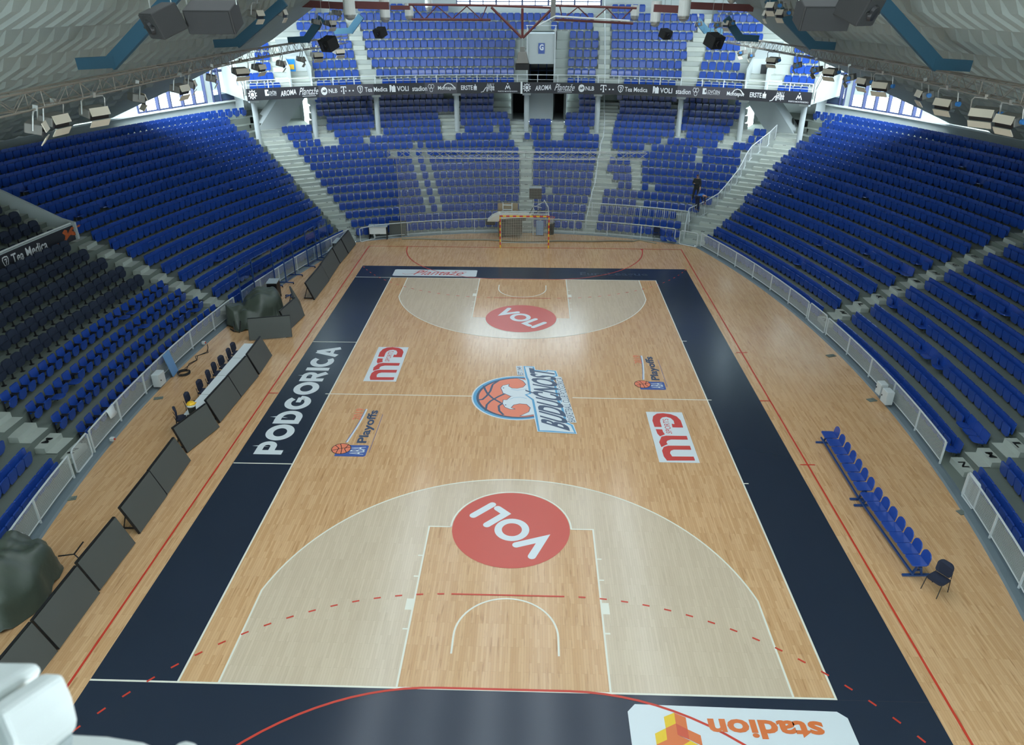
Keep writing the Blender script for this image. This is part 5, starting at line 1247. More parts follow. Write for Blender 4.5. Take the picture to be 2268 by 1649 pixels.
q = GY(1157, 128, 16); e = empty('scoreboard_speaker', tuple(q), 0, 'grey wedge-shaped speaker cluster hanging under the middle of the red truss', 'loudspeaker')
b = MB(); b.add([(-.34, -.3, -.25), (.34, -.3, -.25), (.34, .3, -.25), (-.34, .3, -.25), (-.2, -.2, .3), (.2, -.2, .3), (.2, .2, .3), (-.2, .2, .3)], [(0, 1, 2, 3), (4, 7, 6, 5), (0, 4, 5, 1), (1, 5, 6, 2), (2, 6, 7, 3), (3, 7, 4, 0)]); b.build('cabinet', M['gear'], e, bevel=.02)
MB().box((0, -.02, -.42), (.72, .6, .3)).build('grille', M['grille'], e)
b = MB(); b.bar((-.08, 0, .3), (-.08, 0, .9), .02); b.bar((.08, 0, .3), (.08, 0, .9), .02); b.box((0, 0, .42), (.25, .2, .22)); b.build('hanger', M['gear'], e)
# ---------------------------------------------------------------- red steel at the top
e = empty('red_truss', (0, 0, 0), 0, 'dark red steel truss with a downward point crossing the hall at the top', 'truss')
yT = 16.0; g = lambda px, py: GY(px, py, yT)
ch = MB(); br = MB()
for a, c in (((905, 10), (1085, 12)), ((1085, 12), (1226, 17)), ((1226, 12), (1410, 18)), ((912, 43), (1087, 44)), ((1226, 43), (1402, 52))): ch.tube([g(*a), g(*c)], .065, 6)
for L_ in ([(912, 10), (940, 43), (968, 14), (1002, 42), (1034, 14), (1066, 43), (1078, 14)], [(1240, 14), (1246, 42), (1280, 16), (1312, 46), (1344, 18), (1372, 48), (1400, 20)]): br.tube([g(*p) for p in L_], .035, 5)
for a, c in (((1088, 16), (1156, 84)), ((1157, 18), (1157, 84)), ((1222, 20), (1158, 84))): ch.tube([g(*a), g(*c)], .07, 6)
ch.build('chords', M['redsteel'], e); br.build('bracing', M['redsteel'], e)
b = MB(); b.tube([GY(1230, 36, yT-.15), GY(1395, 46, yT-.15)], .05, 6); b.tube([GY(1193, 56, yT-.15), GY(1230, 36, yT-.15)], .04, 6); b.build('conduit', M['rail'], e)
MB().bar(g(1226, -4), g(1224, 44), .3, .25).build('junction_box', M['gear'], e)
for a, c, y, lab in (((668, 8), (765, 13), 20, 'far left'), ((762, 10), (862, 13), 17.5, 'left, in front of the lamp shades'), ((866, 17), (908, 17), 17, 'left, short piece beside the truss'), ((1448, 18), (1528, 22), 17.5, 'right, in front of the lamp shades'), ((1525, 12), (1668, 18), 20, 'far right')):
    b = MB(); b.bar(GY(*a, y), GY(*c, y), .2, .36 if y > 17 else .2); tag(b.build('red_beam', M['redsteel']), 'dark red steel roof beam, '+lab, 'beam')
# white cylindrical lamps
for px, y0, y1, yy, w_ in ((776, 45, -12, 17, .62), (854, 50, 10, 19, .56), (907, 46, 20, 22, .50), (950, 26, 2, 27, .46), (1450, 60, 16, 19, .56), (1513, 48, -12, 17, .62), (1620, 8, -16, 15, .5), (1405, 46, 24, 22, .5)):
    a, c = GY(px, y0, yy), GY(px, y1, yy); h = c.z-a.z; sd = 'left' if px < 1100 else 'right'
    e = empty('pendant_lamp', tuple(a), 0, 'white pendant lamp on the '+sd+', at '+{776: 'the truss end', 854: 'the second place from the truss end', 907: 'the third place, beside the red truss', 950: 'the farthest place', 1450: 'the second place from the truss end', 1513: 'the truss end', 1620: 'the top edge', 1405: 'the third place, beside the red truss'}[px], 'pendant lamp', 'white pendant lamps')
    MB().lathe((0, 0, 0), [(w_/2, .28), (w_/2, h+.3)], 18).build('lamp_shade', M['shade'], e)
    b = MB(); b.lathe((0, 0, 0), [(w_*.50, .28), (w_*.5, .24), (w_*.42, .16), (w_*.46, .14), (w_*.30, .05), (w_*.12, 0)], 18); b.build('guard', M['alu'], e)
# ---------------------------------------------------------------- net truss, ball net
zt_ = 5.42; e = truss('net_truss', [(-8.75, 22, zt_), (-4, 22, zt_), (0, 22, zt_), (4, 22, zt_), (7.62, 22, zt_)], .42, 'pale aluminium truss holding the ball net behind the goal', 'alu', .62, .022, .014)
n = 24; top = []; bot = []
for k in range(n+1):
    x = -8.25+15.5*k/n; sag = .10*abs(math.sin(PI*k/n*7)); top.append((x+ .0, 22, 5.12-sag)); bot.append((x*.985+.15*math.sin(k*1.3), 21.55-.32*math.exp(-((x-.3)/2.6)**2)+.08*math.sin(k*.9), .05))
ne = empty('ball_net', (0, 0, 0), 0, 'large ball net hanging from the aluminium truss down to the floor', 'net')
mids = [[Vector(a).lerp(Vector(c), f)+Vector((0, .06*math.sin(k*.7+f*5), 0)) for k, (a, c) in enumerate(zip(top, bot))] for f in (0, .25, .5, .75, 1)]
v = [tuple(p) for r in mids for p in r]; N = n+1
me = bpy.data.meshes.new('netting'); me.from_pydata(v, [], [(r*N+k, r*N+k+1, (r+1)*N+k+1, (r+1)*N+k) for r in range(4) for k in range(n)]); me.materials.append(M['net']); uvl = me.uv_layers.new(name='uv')
for p in me.polygons:
    for li in p.loop_indices: vi = me.loops[li].vertex_index; uvl.data[li].uv = (v[vi][0], (vi//N)*1.28)
o = bpy.data.objects.new('netting', me); COL.objects.link(o); o.parent = ne
cord = mat('net_cord', srgb(150, 146, 130), .8)
b = MB(); b.tube(bot, .05, 5); b.tube([(p[0], p[1]-.05, .09) for p in bot[10:]], .03, 5); b.tube([bot[-1], (7.6, 21.9, .04), (8.6, 21.2, .03)], .05, 5); b.build('gathered_hem', cord, ne)
b = MB(); b.tube([top[0], bot[0]], .02, 4); b.tube([(-8.5, 22, 5.2), top[0]], .02, 4); b.build('edge_cord', cord, ne)
b = MB(); b.tube([(x, 22, 5.6+4.0*0) for x in (-3.5, -3.5)]+[(-3.5, 22.0, 9)], .01, 4)
# ---------------------------------------------------------------- handball goal
e = empty('handball_goal', (0, 20, 0), 0, 'handball goal with red and yellow striped posts on the far goal line', 'goal')
def striped(name, a, c, n, first):
    a, c = Vector(a), Vector(c); b = MB()
    for k in range(n): b.bar(a.lerp(c, k/n), a.lerp(c, (k+1)/n), .08, .08, (k+first) % 2)
    b.build(name, [M['gred'], M['gyel']], e)
striped('post', (-1.54, 0, 0), (-1.54, 0, 2.04), 11, 1); striped('post', (1.54, 0, 0), (1.54, 0, 2.04), 11, 1); striped('crossbar', (-1.58, 0, 2.04), (1.58, 0, 2.04), 15, 0)
b = MB()
for x in (-1.54, 1.54): b.tube([(x, .04, 2.04), (x, .75, 2.0), (x, .88, 1.9), (x, 1.0, .03), (x, .04, .03)], .022, 6)
b.tube([(-1.54, 1.0, .03), (1.54, 1.0, .03)], .022, 6); b.tube([(-1.54, .8, 2.0), (1.54, .8, 2.0)], .02, 6); b.build('frame', M['rail'], e)
def netq(name, quads, m, parent):
    me = bpy.data.meshes.new(name); v = [tuple(p) for q in quads for p in q]; me.from_pydata(v, [], [tuple(range(4*k, 4*k+4)) for k in range(len(quads))]); me.materials.append(M[m]); u = me.uv_layers.new(name='uv')
    for k, q in enumerate(quads):
        w_ = (Vector(q[1])-Vector(q[0])).length; h_ = (Vector(q[3])-Vector(q[0])).length
        for j, uv in enumerate(((0, 0), (w_, 0), (w_, h_), (0, h_))): u.data[4*k+j].uv = uv
    o = bpy.data.objects.new(name, me); COL.objects.link(o); o.parent = parent
netq('netting', [[(-1.5, .97, .05), (1.5, .97, .05), (1.5, .85, 1.98), (-1.5, .85, 1.98)], [(-1.5, .85, 1.98), (1.5, .85, 1.98), (1.5, .04, 2.0), (-1.5, .04, 2.0)], [(-1.54, .97, .05), (-1.54, .05, .05), (-1.54, .05, 2.0), (-1.54, .85, 1.98)], [(1.54, .97, .05), (1.54, .05, .05), (1.54, .05, 2.0), (1.54, .85, 1.98)]], 'netg', e)
# ---------------------------------------------------------------- boxed stand on the left with the sponsor parapet
RP = 67.45
e = empty('sponsor_parapet', (0, 0, 0), 0, 'low wall with a black sponsor banner and white cap in the left stand', 'parapet')
def pp(y, z, d=0.0): return Vector((SX(-1, RP-d, y), y, z))
b = MB(); n = 24; ys = [8.5-20.5*k/n for k in range(n+1)]
for a, c in zip(ys, ys[1:]):
    b.quad(pp(a, 3.3), pp(c, 3.3), pp(c, 4.46), pp(a, 4.46)); b.quad(pp(a, 3.3, -.12), pp(c, 3.3, -.12), pp(c, 4.46, -.12), pp(a, 4.46, -.12))
b.quad(pp(8.5, 3.3), pp(8.5, 4.46), pp(8.5, 4.46, -.12), pp(8.5, 3.3, -.12)); b.build('wall_body', M['wall'], e)
MB().tube([pp(y, 4.48, -.06) for y in ys], .05, 4).build('cap', M['whitep'], e)
b = MB()
for a, c in zip(ys, ys[1:]): b.quad(pp(a-.0, 3.62, .012), pp(c, 3.62, .012), pp(c, 4.40, .012), pp(a, 4.40, .012))
b.build('banner_face', M['banner'], e)
def y_par(px):
    lo, hi = -12.0, 14.0
    for _ in range(40):
        y = (lo+hi)/2
        if pj(*pp(y, 4.0))[0] < px: lo = y
        else: hi = y
    return lo
def parf(x0, x1, z0, z1, d=.02): a, c = y_par(x0), y_par(x1); return lambda u, v: pp(a+(c-a)*u, z0+(z1-z0)*v, d)
text_on('sponsor_lettering', 'Tea Medica', parf(26, 104, 3.82, 4.26), 'bannertx', e, .02)
out = [(.5, 0), (.85, .25), (1, .7), (.9, .95), (.5, 1), (.1, .95), (0, .7), (.15, .25)]
shapes_on('sponsor_logo', [[out[i], out[(i+1) % 8], tuple(.5+(c-.5)*.78 for c in out[(i+1) % 8]), tuple(.5+(c-.5)*.78 for c in out[i])] for i in range(8)]+stroke([(.35, .7), (.65, .72), (.6, .5), (.5, .48), (.5, .2)], .1), parf(6, 20, 3.80, 4.30), 'bannertx', e)
glowm = mat('ember_print', srgb(190, 92, 40), .5, var=.6, vscale=9)
P = [[(.02, .05), (.10, .20), (.24, .30), (.40, .30), (.46, .22), (.34, .12), (.20, .06), (.08, .0)], [(.42, .25), (.50, .40), (.52, .60), (.46, .80), (.54, .95), (.60, .85), (.60, .62), (.66, .50), (.58, .38), (.52, .25)], [(.60, .62), (.66, .80), (.74, .95), (.80, .85), (.72, .70), (.80, .55), (.88, .38), (.80, .34), (.70, .44), (.64, .52)], [(.84, .80), (.92, .92), (.98, .86), (.94, .76)]]
shapes_on('banner_print', P, parf(102, 182, 3.64, 4.38), 'gyel', e); bpy.data.objects['banner_print'].data.materials[0] = glowm
b = MB(); x0 = pp(8.55, 0).x; pts = [(x0+.1, 3.3), (x0+.1, 4.52), (x0-.5, 4.70), (x0-8.0, 8.62), (x0-8.0, 5.5)]
for y in (8.55, 8.68): b.poly([(x, y, z) for x, z in (pts if y < 8.6 else pts[::-1])])
for (xa, za), (xb, zb) in zip(pts, pts[1:]+pts[:1]): b.quad((xa, 8.55, za), (xb, 8.55, zb), (xb, 8.68, zb), (xa, 8.68, za))
tag(b.build('wall_box_side', M['wall']), 'pale wall with a sloping top closing the boxed stand on the left', kind='structure')
# ---------------------------------------------------------------- dark screens along the left touchline
def screen(B1, B2, lab, back=False):
    B1, B2 = Vector((*B1, 0)), Vector((*B2, 0)); e_ = (B2-B1); L_ = e_.length; e_.normalize(); nn = Vector((-e_.y, e_.x, 0)); rz = math.atan2(e_.y, e_.x)
    e = empty('court_screen', tuple((B1+B2)/2), rz, lab, 'screen', 'dark advertising screens along the left side')
    lean = math.atan2(.38, .93); R = Matrix.Rotation(-lean, 3, 'X')   # local +y points away from the court
    hgt = 1.0
    MB().box((0, .02+.5*hgt*math.sin(lean), .03+.5*hgt*math.cos(lean)), (L_-.03, .035, hgt-.02), M=R).build('face', M['board'], e)
    fr = MB()
    for x in (-L_/2+.012, L_/2-.012): fr.bar((x, .045, .02), (x, .045+hgt*math.sin(lean), .02+hgt*math.cos(lean)), .03, .07)
    fr.bar((-L_/2, .05+hgt*math.sin(lean), .02+hgt*math.cos(lean)), (L_/2, .05+hgt*math.sin(lean), .02+hgt*math.cos(lean)), .07, .05); fr.build('frame', M['black'], e)
    for x in (-L_/2+.25, L_/2-.25):
        b = MB(); b.bar((x, .05+hgt*.85*math.sin(lean), hgt*.85*math.cos(lean)), (x, .62, .03), .03); b.bar((x, .05, .03), (x, .66, .03), .04); b.build('prop', M['black'], e)
SC = [((-10.8, -15.2), (-10.77, -13.25)), ((-10.77, -13.19), (-10.79, -11.29)), ((-10.84, -11.2), (-10.83, -9.27)), ((-10.9, -8.84), (-10.94, -6.97)), ((-10.96, -6.93), (-11.03, -4.97)), ((-11.35, -4.50), (-10.9, -2.75)), ((-11.0, -2.43), (-10.92, -.46)), ((-10.93, -.42), (-10.85, 1.40)), ((-10.87, 1.57), (-10.93, 3.42)), ((-12.51, 4.97), (-10.66, 5.45)), ((-11.0, 6.3), (-10.80, 8.12)), ((-10.83, 8.15), (-11.55, 9.90)), ((-10.88, 10.27), (-10.86, 13.29)), ((-10.89, 13.36), (-10.98, 16.26)), ((-10.97, 16.34), (-10.92, 18.18)), ((-10.92, 18.31), (-10.90, 20.28))]
SL = ['half hidden behind the white fixture at the lower left', 'beside the near tarpaulin heap', 'just beyond the near tarpaulin heap', 'first of the long joined pair', 'second of the long joined pair', 'turned at an angle before the bin on the table', 'first in front of the white tables', 'second in front of the white tables', 'third in front of the white tables, separated by a gap', 'turned square across in front of the far tarpaulin heap', 'right after the one turned across', 'turned away and seen edge-on beside the small desk', 'wide one at the near end of the far row', 'wide second one of the far row', 'third of the far row, before the grey-topped tables', 'last one by the far left corner']
for (p, q), l in zip(SC, SL): screen(p, q, 'dark grey screen, '+l)
# ---------------------------------------------------------------- tables, chairs
def table(name, x0, x1, y0, y1, h, lab, top='table', leg='alu', cat='table', grp=None, folding=True):
    cx_, cy_ = (x0+x1)/2, (y0+y1)/2; e = empty(name, (cx_, cy_, 0), 0, lab, cat, grp); w, d = abs(x1-x0), abs(y1-y0)
    MB().box((0, 0, h-.02), (w, d, .04)).build('table_top', M[top], e, bevel=.006)
    for sx in (-1, 1):
        for sy in (-1, 1): MB().bar((sx*(w/2-.05), sy*(d/2-.08), 0), (sx*(w/2-.05), sy*(d/2-.08), h-.04), .035).build('leg', M[leg], e)
    return e
for (y0, y1), l in zip(((1.66, 3.12), (.06, 1.62), (-1.53, .02), (-3.05, -1.57)), ('farthest of the row', 'second farthest of the row', 'second nearest of the row', 'nearest of the row, with the bin on it')):
    table('folding_table', -11.98, -11.42, y0, y1, .74, 'white folding table, '+l, grp='white tables behind the screens')
def make_chair(name='office_chair'):
    e = empty(name)
    b = MB(); b.panel(.42, -.02, .38, 0, .05, .12, .10, 0, -.10, 5, bow=.05); o = b.build('backrest', M['navyc'], e, smooth=False); o.location = (0, -.22, .50)
    b = MB(); b.panel(.44, 0, .42, 0, .05, .10, .06, 0, 0, 5, M=Matrix.Rotation(-PI/2, 4, 'X')); o = b.build('seat', M['navyc'], e); o.location = (0, -.21, .43)
    for x in (-.22, .22):
        MB().tube([(x, -.24, 0), (x*.95, -.20, .42), (x*.9, -.22, .47), (x*.8, -.26, .62)], .012, 6).build('rear_leg', M['black'], e)
        MB().tube([(x, .26, 0), (x*.95, .16, .42)], .012, 6).build('front_leg', M['black'], e)
    MB().tube([(-.21, .14, .42), (.21, .14, .42)], .012, 6).build('seat_rail', M['black'], e)
    return e
chp = None
def chair(x, y, rz, lab, grp='black chairs behind the white tables'):
    global chp
    if chp is None: chp = make_chair(); e = chp
    else: e = copy_tree(chp)
    e.location = (x, y, 0); e.rotation_euler = (0, 0, rz); tag(e, lab, 'chair', grp)
for k, (y, dx, r) in enumerate(((2.84, .02, 0), (2.26, .05, .1), (1.5, 0, -.1), (.88, -.04, .1), (.18, 0, .15), (-.68, .0, 0), (-1.70, -.05, .1), (-2.75, -.02, .5))):
    chair(-12.22+dx, y, -PI/2+r, 'black fabric chair behind the white tables, '+('farthest', '2nd farthest', '3rd farthest', '4th farthest', '4th nearest', '3rd nearest', '2nd nearest', 'nearest and turned a little')[k]+' of the eight')
chair(11.42, -10.45, PI/2+.55, 'black chair standing alone beyond the near end of the blue bench', None)
chair(8.72, 22.0, PI, 'black chair standing alone against the far barrier, right of the goal', None)
# bin with a yellow thing on the table
e = empty('bin', (-11.68, -2.98, .745), 0, 'black bin with a white rim standing on the nearest white table', 'bin')
MB().lathe((0, 0, 0), [(.12, 0), (.15, .30)], 18).build('body', M['coatb'], e); MB().lathe((0, 0, .30), [(.155, 0), (.16, .06), (.15, .07)], 18).build('rim', M['whitep'], e)
b = MB(); b.lathe((0, 0, 0), [(.15, 0), (.15, .03), (.11, .08), (.04, .10)], 14); b.box((.1, 0, .02), (.14, .2, .02)); o = b.build('yellow_cap', M['gyel'], smooth=False); o.location = (-11.68, -2.98, 1.116); tag(o, 'yellow plastic cap lying on top of the black bin', 'cap')
# desk and office bits by the far tarpaulin
e = empty('desk', (-13.05, 10.45, 0), .08, 'small desk with a grey top and black body beside the far tarpaulin heap', 'desk')
MB().box((0, 0, .98), (.55, .75, .04)).build('desk_top', M['greytop'], e)
for y in (-.34, .34): MB().box((0, y, .48), (.5, .04, .96)).build('side_panel', M['black'], e)
MB().box((.24, 0, .55), (.03, .66, .75)).build('front_panel', M['black'], e)
e = empty('wheeled_base', (-12.35, 10.75, 0), .3, 'black five-star wheeled chair base on the floor beside the small desk', 'chair base')
b = MB()
for k in range(5): a = 2*PI*k/5; b.bar((0, 0, .10), (.28*math.cos(a), .28*math.sin(a), .07), .04)
b.build('star_base', M['bluedk'], e)
for k in range(5): a = 2*PI*k/5; o = MB().lathe((.28*math.cos(a), .28*math.sin(a), 0), [(.03, 0), (.03, .05)], 8).build('caster', M['black'], e)
table('side_table', -11.82, -11.36, 17.95, 19.1, .80, 'long grey-topped table behind the farthest dark screens', 'greytop', 'black'); table('side_table', -11.62, -11.30, 19.25, 20.2, .78, 'small grey-topped table at the far end of the dark screens', 'greytop', 'black'); table('side_table', -11.72, -11.42, 16.35, 17.25, .78, 'short grey-topped table behind the third far screen', 'greytop', 'black')
e = empty('corner_desk', (-9.7, 21.75, 0), .06, 'small desk with a grey-blue top and white front in the far left corner', 'desk')
MB().box((0, 0, .86), (1.25, .7, .04)).build('desk_top', M['greytop'], e); MB().box((0, -.28, .6), (1.1, .03, .45)).build('front_panel', M['table'], e)
for sx in (-.58, .58): MB().box((sx, 0, .42), (.05, .62, .84)).build('side_panel', M['black'], e)
b = MB(); b.box((0, 0, .52), (1.15, .10, 1.0), M=Matrix.Rotation(-.22, 3, 'X')); b.box((0, .1, .1), (1.1, .2, .2)); o = b.build('dark_board', M['board'], bevel=.01); o.location = (-8.5, 22.35, 0); tag(o, 'dark grey padded board leaning on the far barrier at the left', 'board')
# ---------------------------------------------------------------- clear screens on wheels
def shield_(p0, p1, lab, h=2.15):
    a, c = Vector((*p0, 0)), Vector((*p1, 0)); d = c-a; L_ = d.length; e = empty('clear_screen', tuple((a+c)/2), math.atan2(d.y, d.x), lab, 'clear screen', 'clear wheeled screens along the left barrier')
    for x in (-L_/2, L_/2):
        MB().bar((x, 0, .08), (x, 0, h), .05).build('post', M['bluedk'], e); b = MB(); b.bar((x, -.42, .09), (x, .42, .09), .05); b.build('foot', M['bluedk'], e)
        for y in (-.4, .4): o = MB().lathe((x, y, 0), [(.035, 0), (.035, .06)], 8).build('caster', M['black'], e)
    MB().bar((-L_/2, 0, h), (L_/2, 0, h), .03).build('top_rail', M['bluedk'], e); MB().bar((-L_/2, 0, .14), (L_/2, 0, .14), .03).build('bottom_rail', M['bluedk'], e)
    MB().box((0, 0, (h+.14)/2), (L_, .008, h-.16)).build('clear_sheet', M['plexi'], e); return e
xy = lambda p: (p.x, p.y)
shield_(xy(G(713, 573)), xy(G(730, 560)), 'clear acrylic screen in a blue wheeled frame, farthest along the left barrier'); shield_(xy(G(684, 592)), xy(G(704, 578)), 'clear acrylic screen in a blue wheeled frame, second farthest along the left barrier')
shield_(xy(G(635, 628)), xy(G(655, 611)), 'clear acrylic screen in a blue wheeled frame, in the middle beyond the small desk'); shield_((-14.05, 10.4), (-13.6, 12.3), 'clear acrylic screen in a blue wheeled frame, behind the small desk'); shield_((-14.2, 8.9), (-13.95, 10.2), 'clear acrylic screen in a blue wheeled frame, nearest, behind the far tarpaulin heap')
# ---------------------------------------------------------------- tarpaulin heaps
def heap(c, rx, ry, h, lab, seed, lobes=(), rz=0.0):
    rnd = random.Random(seed); b = MB(); NA, NR = 56, 22; ph = [rnd.uniform(0, 6.28) for _ in range(12)]
    def hgt(x, y):
        v = 0
        for lx, ly, sx_, sy_, sh in lobes:
            q = ((x-lx)/sx_)**2+((y-ly)/sy_)**2; v = max(v, sh*(max(0, 1-q**1.6))**.42)
        return v
    for j in range(NR+1):
        f = j/NR
        for k in range(NA):
            a = 2*PI*k/NA; rr = 1+.07*math.sin(3*a+ph[0])+.05*math.sin(5*a+ph[1])+.04*math.sin(9*a+ph[2])
            x, y = rx*rr*f*math.cos(a), ry*rr*f*math.sin(a)
            z = h*(max(0, 1-f**3.4))**.55*(1+.10*math.sin(1.7*x*3+ph[3])*math.cos(1.3*y*2+ph[4])) if not lobes else hgt(x, y)
            z += .05*math.sin(7*x+3*y+ph[5])+.035*math.sin(11*y-5*x+ph[6])+.03*abs(math.sin(9*a+ph[7]))*f+.02*math.sin(23*a+ph[8])*f
            if f > .93: z = min(z, .12)
            b.v.append((x, y, max(.015, z)))
    for j in range(NR):
        for k in range(NA): b.f.append((j*NA+k, j*NA+(k+1) % NA, (j+1)*NA+(k+1) % NA, (j+1)*NA+k)); b.m.append(0)
    o = b.build('tarpaulin_heap', M['tarp'], smooth=True); o.location = (*c, 0); o.rotation_euler = (0, 0, rz); tag(o, lab, 'tarpaulin', None); return o
heap((-13.1, -11.5), .98, 1.75, 1.3, 'large heap covered with a dark green tarpaulin at the lower left edge', 3)
heap((-13.1, 7.75), 1.4, 1.75, 1.35, 'heap covered with a dark green tarpaulin beside the screen turned across', 5, lobes=((.25, .35, .95, 1.35, 1.35), (-.85, -.75, .65, .85, .95), (-.1, -.6, .9, .8, .8)))
for p, q, lab in (((-12.15, -10.05, .25), (-12.0, -9.75, .45), 'black bent tube sticking out of the near tarpaulin heap'),):
    b = MB(); b.tube([(-12.5, -10.2, .3), p, (-11.95, -10.1, .05)], .02, 6); b.tube([p, q], .02, 6); tag(b.build('metal_tube', M['black']), lab, 'tube')
b = MB(); b.tube([(-13.7, 6.4, .4), (-13.6, 6.0, .03), (-13.3, 5.9, .03), (-13.4, 6.4, .4)], .025, 6); b.tube([(-13.6, 6.0, .03), (-13.9, 6.3, .03)], .025, 6); tag(b.build('stand_foot', M['black']), 'black folding foot sticking out under the far tarpaulin heap', 'stand foot')
# ---------------------------------------------------------------- blue team benches
def bench(A, B_, lab):
    A, B_ = Vector((A.x, A.y, 0)), Vector((B_.x, B_.y, 0)); d = B_-A; L_ = d.length; e = empty('team_bench', tuple((A+B_)/2), math.atan2(d.y, d.x), lab, 'bench', 'blue team benches')
    # local x runs along the bench towards the camera, local -y faces the court on the left
    s_ = -1
    MB().bar((-L_/2, 0, .36), (L_/2, 0, .36), .07, .05).build('beam', M['bluedk'], e); MB().bar((-L_/2, s_*.18, .16), (L_/2, s_*.18, .16), .05).build('lower_beam', M['bluedk'], e)
    for x in (-L_/2+.12, L_/2-.12):
        b = MB(); b.bar((x, -.38, .03), (x, .38, .03), .07, .05); b.bar((x, -.12, .05), (x, -.03, .36), .05); b.bar((x, .14, .05), (x, .05, .36), .05); b.bar((x, -.08, .2), (x, .1, .2), .04); b.build('leg_frame', M['bluedk'], e)
    for k in range(7):
        x = -L_/2+L_*(k+.5)/7; b = MB()
        b.panel(.46, 0, .42, 0, .03, .06, .04, 0, 0, 4, M=Matrix.Translation((x, .17, .42)) @ Matrix.Rotation(PI/2, 4, 'X'))
        Mx = Matrix.Translation((x, .17, .40)); b.panel(.40, 0, .34, 0, .03, .16, .03, 0, .16, 6, M=Mx); b.build('seat_shell', M['blue'], e)
A_, B2_, C_ = G(1828, 977), G(1912, 1112), G(2033, 1281)
bench(A_, B2_, 'blue seven-seat team bench on the right apron, farther from the camera'); bench(B2_+(C_-B2_)*.02, C_, 'blue seven-seat team bench on the right apron, nearer the camera beside the black chair')
# broken blue seats in the far right corner
for k, (x, y, rx_, ry_, rz_) in enumerate(((9.15, 21.45, .5, .2, .3), (9.5, 21.6, 1.1, .1, 1.2), (9.85, 21.4, .3, -.5, 2.0), (9.35, 21.2, .1, .3, -.6))):
    b = MB(); b.panel(.44, 0, .42, -.015, .03, .08, .04, 0, 0, 4); o = b.build('broken_seat', M['blue']); o.location = (x, y, .12+.05*k); o.rotation_euler = (-PI/2+rx_, ry_, rz_)
    tag(o, 'broken blue seat by the far right gate, '+('lying on the left of the pile', 'tilted up at the back of the pile', 'on the right of the pile', 'flat at the front of the pile')[k], 'broken seat', 'broken blue seats in the far right corner')
# ---------------------------------------------------------------- folded basketball stand and things behind the goal
y0 = 22.4; g = lambda px, py, y=y0: GY(px, py, y)
e = empty('basketball_stand', (0, y0, 0), 0, 'folded basketball stand with dark padding and a cream cover behind the goal', 'basketball stand')
def at_(p): return (p.x, p.y-y0, p.z)
b = MB(); b.box((-.85, .2, .78), (1.35, .9, 1.15)); b.build('padded_base', M['pad'], e, bevel=.05)
b = MB(); b.box((-1.55, .1, .72), (.40, .8, 1.2)); b.build('side_pad', M['black'], e, bevel=.04)
b = MB(); b.box((-2.3, .1, .98), (.62, .5, .30)); b.build('front_pad', M['black'], e, bevel=.05)
b = MB(); P1 = [(-2.5, 1.12), (-2.2, 1.42), (-1.75, 1.62), (-.6, 1.66), (.45, 1.52), (.45, 1.42), (-.9, 1.34), (-1.6, 1.28), (-1.75, 1.12)]
b.add([(x, -.35, z) for x, z in P1]+[(x, .45, z) for x, z in P1], [tuple(range(9)), tuple(reversed(range(9, 18)))]+[(i, 9+i, 9+(i+1) % 9, (i+1) % 9) for i in range(9)]); b.build('cover', M['cov'], e, bevel=.03)
b = MB(); b.box((-.6, .3, 1.25), (1.3, .5, .3)); b.box((.5, .2, 1.42), (1.1, .08, .08)); b.build('arm', M['pad'], e)
b = MB(); b.tube([at_(g(1108, 478)), at_(g(1110, 468)), at_(g(1214, 469)), at_(g(1214, 478))], .035, 6); b.tube([at_(g(1205, 443)), at_(g(1214, 458)), at_(g(1215, 480))], .04, 6); b.tube([at_(g(1184, 458)), at_(g(1205, 446))], .02, 5); b.tube([at_(g(1180, 455)), at_(g(1200, 460))], .02, 5); b.tube([at_(g(1178, 454)), at_(g(1184, 466))], .025, 5); b.build('backboard_frame', M['rail'], e)
b = MB(); b.tube([at_(g(1170, 478)), at_(g(1181, 458))], .025, 5); b.tube([at_(g(1175, 478)), at_(g(1198, 462))], .02, 5); b.build('brace', M['black'], e)
b = MB(); c = at_(g(1221, 481)); b.tube([(c[0]+.22*math.cos(a), c[1]+.22*math.sin(a), c[2]) for a in (2*PI*k/20 for k in range(21))], .02, 5); b.build('hoop', M['gred'], e)
netq('hoop_net', [[(c[0]+.14*math.cos(a), c[1]+.14*math.sin(a), c[2]-.42), (c[0]+.14*math.cos(a2), c[1]+.14*math.sin(a2), c[2]-.42), (c[0]+.22*math.cos(a2), c[1]+.22*math.sin(a2), c[2]), (c[0]+.22*math.cos(a), c[1]+.22*math.sin(a), c[2])] for a, a2 in ((2*PI*k/10, 2*PI*(k+1)/10) for k in range(10))], 'netg', e)
q = g(1186, 427, 22.9); e = empty('shot_clock', (q.x, q.y, q.z), 0, 'dark box-shaped shot clock on a thin white post above the folded stand', 'shot clock')
MB().box((0, 0, 0), (.82, .5, .70)).build('case', M['pad'], e, bevel=.03); MB().box((0, 0, .37), (.80, .5, .06)).build('cover_top', M['greytop'], e)
b = MB(); b.bar((-.12, 0, -.35), (-.12, .1, -q.z), .05); b.bar((.2, 0, -.35), (.2, .1, -q.z), .04); b.build('post', M['rail'], e)
q = g(1124, 480, 23.0); e = empty('step_ladder', (q.x, 23.0, 0), 0, 'white ladder-like frame standing behind the goal', 'ladder')
b = MB(); 
for x in (-.3, .3): b.bar((x, 0, 0), (x, 0, 2.15), .06)
for z in (.5, 1.2, 1.7, 2.0): b.bar((-.3, 0, z), (.3, 0, z), .05)
b.build('frame', M['whitep'], e)
b = MB(); b.box((0, 0, 1.0), (1.35, .04, 2.1)); o = b.build('tan_board', M['brown']); o.location = (g(1125, 480, 23.3).x, 23.35, 0); tag(o, 'tan board standing behind the white ladder and the goal', 'board')
